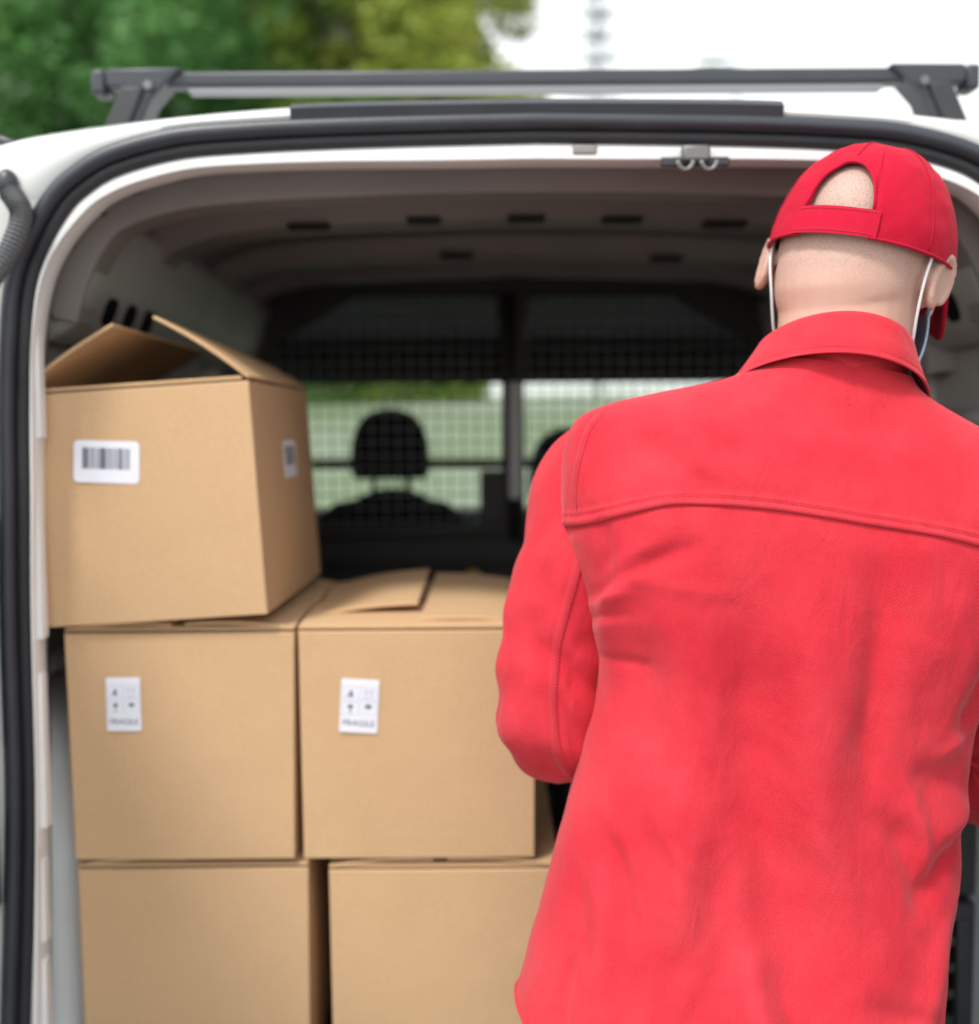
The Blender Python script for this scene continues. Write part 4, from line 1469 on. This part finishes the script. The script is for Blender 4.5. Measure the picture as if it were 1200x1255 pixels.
def skin_mat():
    m = new_mat('skin', (0.56, 0.30, 0.22), 0.55, spec=0.35)
    n, l = m.node_tree.nodes, m.node_tree.links
    b = n['Principled BSDF']
    b.inputs['Subsurface Weight'].default_value = 0.06
    b.inputs['Subsurface Radius'].default_value = (0.012, 0.004, 0.002)
    b.inputs['Subsurface Scale'].default_value = 0.6
    geo = n.new('ShaderNodeNewGeometry')
    t1 = n.new('ShaderNodeTexNoise'); t1.inputs['Scale'].default_value = 22; t1.inputs['Detail'].default_value = 5
    l.new(geo.outputs['Position'], t1.inputs['Vector'])
    mx = n.new('ShaderNodeMix'); mx.data_type = 'RGBA'
    mx.inputs['A'].default_value = (0.52, 0.28, 0.21, 1); mx.inputs['B'].default_value = (0.60, 0.39, 0.315, 1)
    l.new(t1.outputs['Fac'], mx.inputs['Factor'])
    # shaved scalp: grey-brown stubble above the nape, fading into the neck
    d = n.new('ShaderNodeVectorMath'); d.operation = 'DISTANCE'
    d.inputs[1].default_value = tuple(HW(-.005, -.03, .06))
    l.new(geo.outputs['Position'], d.inputs[0])
    mr = n.new('ShaderNodeMapRange'); mr.inputs['From Min'].default_value = .150; mr.inputs['From Max'].default_value = .095
    l.new(d.outputs['Value'], mr.inputs['Value'])
    t2 = n.new('ShaderNodeTexNoise'); t2.inputs['Scale'].default_value = 640; t2.inputs['Detail'].default_value = 2
    l.new(geo.outputs['Position'], t2.inputs['Vector'])
    r2 = n.new('ShaderNodeMapRange'); r2.inputs['From Min'].default_value = .45; r2.inputs['From Max'].default_value = .68
    l.new(t2.outputs['Fac'], r2.inputs['Value'])
    mu = n.new('ShaderNodeMath'); mu.operation = 'MULTIPLY_ADD'; mu.inputs[1].default_value = .70; mu.inputs[2].default_value = .30
    l.new(r2.outputs['Result'], mu.inputs[0])
    mu2 = n.new('ShaderNodeMath'); mu2.operation = 'MULTIPLY'; mu2.use_clamp = True
    l.new(mu.outputs['Value'], mu2.inputs[0]); l.new(mr.outputs['Result'], mu2.inputs[1])
    m2 = n.new('ShaderNodeMix'); m2.data_type = 'RGBA'; m2.inputs['B'].default_value = (0.27, 0.22, 0.195, 1)
    l.new(mu2.outputs['Value'], m2.inputs['Factor']); l.new(mx.outputs['Result'], m2.inputs['A'])
    l.new(m2.outputs['Result'], b.inputs['Base Color'])
    bp = n.new('ShaderNodeBump'); bp.inputs['Strength'].default_value = .25; bp.inputs['Distance'].default_value = .0006
    l.new(t2.outputs['Fac'], bp.inputs['Height']); l.new(bp.outputs['Normal'], b.inputs['Normal'])
    return m


M['skin'] = skin_mat()
body = MB()
body.ellipsoid(HW(0, .0, .018), (.0765, .097, .088), HR, 40, 28)                 # skull
body.ellipsoid(HW(0, -.014, .000), (.0755, .079, .078), HR, 40, 28)            # back of the head
body.ellipsoid(HW(0, .035, -.055), (.062, .068, .068), HR, 32, 24)              # jaw and face
body.ellipsoid(HW(0, .098, -.040), (.013, .018, .024), HR)                      # nose
body.ellipsoid(HW(0, .088, -.085), (.028, .012, .014), HR)                      # mouth
for s in (-1, 1):
    body.ellipsoid(HW(s * .032, .083, .002), (.015, .011, .010), HR)            # eye lids
    body.ellipsoid(HW(s * .030, .086, .018), (.020, .012, .007), HR)            # brows
    # ear: shell with a raised outer rim, set back against the head
    ER = HR @ Matrix.Rotation(s * R(-14 if s > 0 else -32), 3, 'Z') @ Matrix.Rotation(R(-12), 3, 'X')
    ec = HW(s * (.0825 if s > 0 else .0880), -.004 - (.008 if s < 0 else 0), -.017)
    body.ellipsoid(ec, (.0060, .0155, .0295), ER, 24, 16)
    rim = []
    for k in range(19):
        a = R(-110 + 330 * k / 18)
        rr_ = 1.0 - .10 * (1 - math.sin(a)) / 2
        rim.append(ec + ER @ Vector((s * .004, -.0157 * math.cos(a) * rr_, .0295 * math.sin(a) * rr_)))
    body.tube(rim, [.0046 + .0008 * math.sin(math.pi * k / 18) for k in range(19)], 10)
    body.ellipsoid(HW(s * .072, .004, -.014), (.014, .014, .026), HR)            # root of the ear
# neck
nk = [HW(0, -.014, .02), HW(0, -.019, -.03), TW(4, 905, .000), TW(2, 850, -.004), TW(0, 800, .004), TW(0, 740, 0)]
body.tube(catmull(nk, 4), [r.x for r in catmull([Vector((v, 0, 0)) for v in (.070, .0720, .0690, .0650, .067, .080)], 4)], 28)
# trapezius and trunk under the jacket
for sgn in (-1, 1):
    body.tube([TW(0, 800, .01), TW(sgn * 110, 745, .0), TW(sgn * 215, 690, -.01)], [.052, .046, .048], 16)
rows = []
for s in (-60, 20, 120, 240, 360, 480, 580, 650, 700):
    rows.append([TW(*(lambda q: (q[0] * .88, s, q[1] * .80))(torso_pt(s, 2 * math.pi * k / 40))) for k in range(40)])
body.grid(rows, True, True)


def skin_arm(ctrl, wrist_dir, side):
    C = catmull(ctrl, 6)
    rr_ = catmull([Vector((v, 0, 0)) for v in (.050, .050, .048, .044, .041, .040, .037, .031, .027)], 6)
    body.tube(C, [r.x for r in rr_], 18)
    # hand: palm, four fingers of unequal length bent at the knuckles, thumb from the side of the palm
    w0 = ctrl[-1]
    f = wrist_dir.normalized()
    up = Vector((0, 0, 1)); up = (up - f * up.dot(f)).normalized()
    sd_ = f.cross(up) * side                       # towards the palm's inner face
    k0 = w0 + f * .095
    body.tube([w0 - f * .02, w0 + f * .02, w0 + f * .06, k0], [.026, .028, .034, .030], 14)
    body.ellipsoid(w0 + f * .055, (.020, .045, .040), Matrix((sd_, f, up)).transposed(), 20, 14)
    for q, (ln, o_) in enumerate(((.072, .028), (.082, .010), (.076, -.008), (.060, -.025))):
        a = k0 + up * o_ - f * .010
        b1 = a + (f * .80 + sd_ * .45).normalized() * ln * .45
        c1 = b1 + (f * .35 + sd_ * .92).normalized() * ln * .33
        d1 = c1 + (f * -.15 + sd_ * 1).normalized() * ln * .24
        body.tube([a, b1, c1, d1], [.0095, .0088, .0080, .0066], 10)
    t0 = w0 + f * .030 + up * .026
    t1 = t0 + (f * .55 + up * .65 + sd_ * .5).normalized() * .040
    t2 = t1 + (f * .75 + up * .1 + sd_ * .65).normalized() * .032
    body.tube([t0, t1, t2], [.0125, .0105, .0082], 10)


skin_arm(Lc, (Lc[-1] - Lc[-2]), 1)
skin_arm(Rc, (Rc[-1] - Rc[-2]), -1)
# legs
hipc = TW(0, -40, 0)
LEGS = []
for sgn in (-1, 1):
    hip = hipc + Vector((sgn * .092, 0, 0))
    knee = Vector((hip.x + sgn * .02, 1.10, .49))
    ank = Vector((hip.x + sgn * .03, 1.13, .085))
    LEGS.append((sgn, hip, knee, ank))
    body.tube(catmull([hip + Vector((0, 0, .05)), hip, hip.lerp(knee, .5), knee, knee.lerp(ank, .35), ank, ank + Vector((0, 0, -.04))], 5),
              [r.x for r in catmull([Vector((v, 0, 0)) for v in (.085, .082, .072, .055, .055, .037, .036)], 5)], 18)
    body.ellipsoid(ank + Vector((sgn * .008, .06, -.052)), (.042, .115, .030))
bo = body.build('body', M['skin'], man, smooth=True)
rm = bo.modifiers.new('remesh', 'REMESH'); rm.mode = 'VOXEL'; rm.voxel_size = 0.0030; rm.use_smooth_shade = True
smo = bo.modifiers.new('smooth', 'SMOOTH'); smo.factor = .5; smo.iterations = 10

# trousers and shoes
tr = MB()
rows = []
for s, k in ((-150, .80), (-90, .86), (-20, .88), (40, .86), (60, .84)):
    rows.append([TW(*(lambda q: (q[0] * k * .96, s, q[1] * .76))(torso_pt(max(s, -90), 2 * math.pi * i / 36))) for i in range(36)])
tr.grid(rows, True, True)
for sgn, hip, knee, ank in LEGS:
    tr.tube(catmull([hip + Vector((0, 0, .02)), hip + Vector((0, 0, -.05)), hip.lerp(knee, .5), knee, knee.lerp(ank, .5), ank + Vector((0, -.005, .0)), ank + Vector((0, -.005, -.035))], 6),
            [r.x for r in catmull([Vector((v, 0, 0)) for v in (.100, .104, .092, .078, .076, .074, .074)], 6)], 24)
to = tr.build('trousers', M['trousers'], man, smooth=True)
rm = to.modifiers.new('remesh', 'REMESH'); rm.mode = 'VOXEL'; rm.voxel_size = 0.009; rm.use_smooth_shade = True
smo = to.modifiers.new('smooth', 'SMOOTH'); smo.factor = .5; smo.iterations = 6
for sgn, hip, knee, ank in LEGS:
    rows = []
    for t, hw, z0, z1 in ((-.085, .020, .012, .07), (-.075, .034, .004, .085), (-.03, .040, .003, .105), (.03, .040, .003, .10), (.08, .045, .003, .082), (.13, .048, .003, .064), (.17, .042, .004, .054), (.195, .022, .010, .040)):
        row = []
        for k in range(20):
            a = 2 * math.pi * k / 20
            row.append(Vector((ank.x + sgn * .008 + hw * math.copysign(abs(math.cos(a)) ** .7, math.cos(a)), ank.y + t, (z0 + z1) / 2 + (z1 - z0) / 2 * math.copysign(abs(math.sin(a)) ** .6, math.sin(a)))))
        rows.append(row)
    MB().grid(rows, True, True).build('shoe', M['shoe'], man, smooth=True)

# cap: crown with the arched opening at the back, strap, visor, button
CR = HR @ Matrix.Rotation(R(12), 3, 'X')           # worn tipped a little back over the head
CC = HW(0, .004, .002)


def cap_pt(azm, elv, grow=0.0):
    """azm 0 = back of the head, positive to the man's right; elv 0 = lower rim, 90 = top"""
    a, e_ = R(azm), R(elv)
    rx, ry, rz = .0900 + grow, .1065 + grow, .114 + grow
    ce = math.cos(e_) ** .82
    se = math.sin(e_)
    # boxy crown with seams pulling in slightly between the six panels
    q = Vector((rx * ce * math.sin(a), -ry * ce * math.cos(a), rz * se))
    q *= 1 - .0025 * math.cos(3 * a) * math.sin(2 * e_) ** 2
    q.z -= .006 * (1 - se) * (math.cos(a) > 0) * 0
    q += q.normalized() * (0.0014 * noise.noise(Vector((azm * .03, elv * .05, 2))) + .001 * noise.noise(Vector((azm * .1, elv * .12, 5))))
    return CC + CR @ q


NA, NE = 180, 60


def arch_top(azm):
    w = 21.5
    if abs(azm) >= w:
        return -1
    return 13 + 29 * math.sqrt(max(0, 1 - (azm / w) ** 2)) ** .9


crown = MB()
rows = []
# rows follow the opening: below the arch the sheet simply starts at the arch's edge
for i in range(NE + 1):
    row = []
    for j in range(NA):
        azm = -180 + 360 * j / NA
        lo = max(0.0, arch_top(azm))
        if 21.5 <= abs(azm) < 23:
            lo = 0
        e_ = lo + (90 - lo) * (i / NE) ** .95
        row.append(cap_pt(azm, min(e_, 89.6)))
    rows.append(row)
n = NA
vs = [p for r in rows for p in r]
fs = []
for i in range(NE):
    for j in range(NA):
        a, b_ = i * n + j, i * n + (j + 1) % n
        fs.append((a, b_, b_ + n, a + n))
fs.append(tuple(range(NE * n, NE * n + n)))
cap = crown.add(vs, fs).build('cap', M['cap'], man, angle=60, solid=0.0022, soff=-1, uv=[(.0018 * (k % NA) * 2, .0025 * (k // NA)) for k in range(len(vs))])
# bound edge of the opening and of the rim
edge = [cap_pt(-21.8 + 43.6 * k / 60, max(.5, arch_top(max(-21.49, min(21.49, -21.8 + 43.6 * k / 60)))), .0004) for k in range(61)]
MB().tube(edge, .0016, 6).build('edge_binding', M['cap'], cap, smooth=True)
rim = [cap_pt(22 + 316 * k / 120, .6, .0004) for k in range(121)]
MB().tube(rim, .0016, 6).build('edge_binding', M['cap'], cap, smooth=True)
# strap across the back
rows = []
for k in range(41):
    azm = -26 + 52 * k / 40
    rows.append([cap_pt(azm, e_, g_) for e_, g_ in ((.4, .0012), (.2, .0030), (7, .0034), (13.5, .0030), (14.0, .0012), (7, .0008))])
MB().grid(rows, True, True).build('strap', M['cap'], cap, angle=50, uv=grid_uv(rows))
line = []
for k in range(30):
    azm = -25 + 50 * k / 29
    q = cap_pt(azm, 12.2, .0036); line.append((q, (q - CC).normalized()))
stitches('stitching', line, cap, .0018, .0010, .0005)
line = []
for k in range(30):
    azm = -25 + 50 * k / 29
    q = cap_pt(azm, 1.8, .0036); line.append((q, (q - CC).normalized()))
stitches('stitching', line, cap, .0018, .0010, .0005)
for azm in (0, 60, -60, 120, -120, 180):
    line = []
    e0 = 48 if azm == 0 else 2
    pts = [cap_pt(azm, e0 + (88 - e0) * k / 24, .0006) for k in range(25)]
    MB().tube(pts, .0007, 5).build('panel_seam', M['cap'], cap, smooth=True)
MB().ellipsoid(cap_pt(0, 89.6, -.001), (.008, .008, .003), CR).build('button', M['cap'], cap, smooth=True)
# visor
rows = []
for k in range(33):
    azm = 180 - 66 + 132 * k / 32
    u = -1 + 2 * k / 32
    base = cap_pt(azm, 1.0, -.001)
    row = []
    for j in range(9):
        v = j / 8
        ed = math.sqrt(max(0, 1 - abs(u) ** 4) + 1e-6)
        ext = .074 * v * ed * (1 - .35 * abs(u) ** 3)
        dr = (-.062 * abs(u) ** 2 - .022) * v * ed
        row.append(base + CR @ Vector((.012 * -u * 0 + .010 * v * (-u) * -1 * 0, ext, dr - .006 * abs(u) ** 2)))
    rows.append(row)
MB().grid(rows).build('visor', M['cap'], cap, smooth=True, solid=0.004)

# face mask with ear loops
rows = []
for i in range(13):
    v = i / 12
    row = []
    for j in range(25):
        a = R(-78 + 156 * j / 24)
        bul = 1 + .10 * math.sin(math.pi * v)
        row.append(HW(.070 * bul * math.sin(a), .028 + .083 * bul * math.cos(a) * (1 - .10 * v), -.018 - .088 * v * (1 - .12 * math.cos(a) * 0)))
    rows.append(row)
fm = MB().grid(rows).build('face_mask', M['mask'], man, smooth=True, solid=0.002)
for s in (-1, 1):
    top = HW(s * .071, .046, -.030)
    botm = HW(s * (.070 if s > 0 else .062), .040, -.100)
    loop = catmull([top, HW(s * .083, .020, .012), HW(s * .0860, -.008, .024), HW(s * .0810, -.030, .010), HW(s * .0785, -.034, -.018), HW(s * (.0765 if s > 0 else .0715), -.022, -.050), HW(s * (.074 if s > 0 else .0665), .006, -.084), botm], 8)
    MB().tube(loop, .0015, 8).build('ear_loop', M['loop'], fm, smooth=True)

# ------------------------------------------------------------------ trees, hedge, street lamp behind
def tree(name, label, base, height, cr, crown_lo, mat, n_leaf, seed, leaf=.15, lean=(0, 0), group='trees behind the van'):
    rng = random.Random(seed)
    base = Vector(base)
    e = empty(name, base)
    tag(e, label, 'tree', group)
    tm = MB()
    top = base + Vector((lean[0], lean[1], height * .82))
    tr_pts = [base + Vector((0, 0, -.05)), base.lerp(top, .33) + Vector((rng.uniform(-.2, .2), 0, 0)), base.lerp(top, .66) + Vector((rng.uniform(-.3, .3), 0, 0)), top]
    C = catmull(tr_pts, 6)
    tm.tube(C, [(.22 * (1 - .9 * i / (len(C) - 1)) + .02) * height / 9 for i in range(len(C))], 10)
    clumps = []
    for k in range(84):
        while True:
            q = Vector((rng.uniform(-1, 1), rng.uniform(-1, 1), rng.uniform(-1, 1)))
            if q.length < 1: break
        q = q.normalized() * (q.length ** .45)
        zc = crown_lo + (height - crown_lo) * (q.z * .5 + .5)
        wd = cr * (1 - .45 * max(0, q.z) ** 2)
        c = base + Vector((lean[0] * zc / height + q.x * wd, lean[1] + q.y * wd, zc))
        clumps.append((c, rng.uniform(.38, .70) * cr * .62))
        if k % 3 == 0:
            st_ = C[int(len(C) * min(.92, max(.2, zc / height * .75)))]
            tm.tube([st_, st_.lerp(c, .5) + Vector((0, 0, .1)), c], [.05, .03, .012], 6)
    tm.build('trunk', M['bark'], e, smooth=True)
    vs, fs = [], []
    for k in range(n_leaf):
        c, r = clumps[rng.randrange(len(clumps))]
        while True:
            q = Vector((rng.uniform(-1, 1), rng.uniform(-1, 1), rng.uniform(-1, 1)))
            if q.length < 1: break
        q = q.normalized() * (q.length ** .6)
        p = c + Vector((q.x * r, q.y * r, q.z * r * .8))
        a = Vector((rng.gauss(0, 1), rng.gauss(0, 1), rng.gauss(0, .6))).normalized()
        b_ = a.orthogonal().normalized()
        b_ = (Matrix.Rotation(rng.uniform(0, 6.28), 3, a) @ b_)
        L = leaf * rng.uniform(.6, 1.25)
        o = len(vs)
        vs += [p - a * L * .5, p + b_ * L * .28, p + a * L * .5, p - b_ * L * .28]
        fs.append((o, o + 1, o + 2, o + 3))
    me = bpy.data.meshes.new('crown')
    me.from_pydata([tuple(v - base) for v in vs], [], fs)
    me.materials.append(mat)
    o = bpy.data.objects.new('crown', me)
    COL.objects.link(o)
    o.parent = e
    return e


tree('broadleaf_tree', 'mid green tree at the far left behind the van roof', (-11.6, 25.5, 2.0), 13.5, 3.7, 1.6, M['leaf_green'], 26000, 1, .25)
tree('broadleaf_tree', 'deep green tree second from the left, behind the left roof corner', (-8.0, 24.6, 2.0), 12.6, 3.0, 1.0, M['leaf_green'], 26000, 2, .25)
tree('broadleaf_tree', 'dark olive tree with bright sky gaps, above the left roof bar foot', (-5.2, 28.0, 2.0), 13.6, 3.1, .9, M['leaf_dark'], 24000, 3, .25)
tree('broadleaf_tree', 'green tree between the dark olive tree and the yellow-green one', (-2.9, 26.4, 2.0), 13.4, 2.6, .8, M['leaf_olive'], 24000, 4, .24)
tree('broadleaf_tree', 'yellow-green tree at the right end of the tree row', (-1.25, 25.2, 2.0), 13.2, 2.15, .8, M['leaf_yellow'], 24000, 5, .22)
tree('broadleaf_tree', 'dark tree farther back that fills the gaps of the row', (-9.0, 34.0, 2.0), 17.0, 5.2, .8, M['leaf_dark'], 24000, 6, .32)


def shrub(label, x, y, h, r, seed, mat):
    rng = random.Random(seed)
    base = Vector((x, y, 1.95))
    e = empty('shrub', base)
    tag(e, label, 'shrub', 'shrubs on the bank')
    st_ = MB()
    for k in range(5):
        st_.tube([base + Vector((0, 0, -.3)), base + Vector((rng.uniform(-.5, .5) * r, rng.uniform(-.5, .5) * r, h * .6))], [.03, .01], 6)
    st_.build('stem', M['bark'], e)
    vs, fs = [], []
    for k in range(3200):
        q = Vector((rng.gauss(0, .42), rng.gauss(0, .42), abs(rng.gauss(0, .42))))
        if q.length > 1: q = q.normalized() * rng.uniform(.7, 1)
        p = base + Vector((q.x * r, q.y * r, q.z * h))
        a = Vector((rng.gauss(0, 1), rng.gauss(0, 1), rng.gauss(0, .6))).normalized()
        b_ = Matrix.Rotation(rng.uniform(0, 6.28), 3, a) @ a.orthogonal().normalized()
        o = len(vs)
        L = rng.uniform(.1, .2)
        vs += [p - a * L * .5, p + b_ * L * .28, p + a * L * .5, p - b_ * L * .28]
        fs.append((o, o + 1, o + 2, o + 3))
    me = bpy.data.meshes.new('foliage')
    me.from_pydata([tuple(v - base) for v in vs], [], fs)
    me.materials.append(mat)
    o = bpy.data.objects.new('foliage', me)
    COL.objects.link(o)
    o.parent = e


for i, (x, y, h, r, lab) in enumerate(((-4.6, 23.6, 1.9, 1.7, 'leftmost green shrub seen through the left bulkhead window'),
                                       (-2.6, 23.8, 1.7, 1.6, 'green shrub above the seat headrest, seen through the bulkhead window'),
                                       (-0.9, 23.8, 1.3, 1.0, 'green shrub left of the bulkhead post, seen through the windscreen'))):
    shrub(lab, x, y, h, r, 20 + i, M['leaf_olive' if i else 'leaf_green'])

# tall thin conifer with tiers of branches
cbase = Vector((at(733, 60, 42).x, 42, 0))
e = empty('tiered_conifer', cbase)
tag(e, 'tall thin conifer with sparse tiers, faint against the white sky', 'tree', 'trees behind the van')
tm = MB().tube([cbase, cbase + Vector((0, 0, 19.5))], [.12, .03], 8)
vs, fs = [], []
rng = random.Random(11)
z = 7.0
while z < 19.4:
    L = (19.8 - z) * .12 + .30
    for k in range(6):
        a = 2 * math.pi * (k + rng.random() * .5) / 6
        d = Vector((math.cos(a), math.sin(a), .25))
        s0 = cbase + Vector((0, 0, z))
        tm.tube([s0, s0 + d * L], [.03, .01], 5)
        for q in range(18):
            p = s0 + d * L * rng.uniform(.15, 1) + Vector((rng.gauss(0, .10), rng.gauss(0, .10), rng.gauss(0, .08)))
            u = Vector((rng.gauss(0, 1), rng.gauss(0, 1), rng.gauss(0, .5))).normalized() * .14
            w_ = u.orthogonal().normalized() * .05
            o = len(vs)
            vs += [p - u, p + w_, p + u, p - w_]
            fs.append((o, o + 1, o + 2, o + 3))
    z += .8
tm.build('trunk', M['lamp_metal'], e, smooth=True)
MB().add(vs, fs).build('crown', M['leaf_conifer_haze'], e)

# street lamp
lx = at(903, 100, 26)
e = empty('street_lamp', (lx.x, 26, 0))
tag(e, 'grey street lamp showing just above the roof bar, right of the conifer', 'street lamp')
zt = at(880, 78, 26).z
MB().tube([(lx.x, 26, 0), (lx.x, 26, zt)], [.09, .05], 12).build('pole', M['lamp_metal'], e, smooth=True)
MB().tube([(lx.x, 26, zt - .05), (lx.x - .35, 26, zt + .03)], .035, 8).build('arm', M['lamp_metal'], e, smooth=True)
MB().ellipsoid((lx.x - .55, 26, zt + .03), (.46, .16, .08)).build('lamp_head', M['lamp_metal'], e, smooth=True)
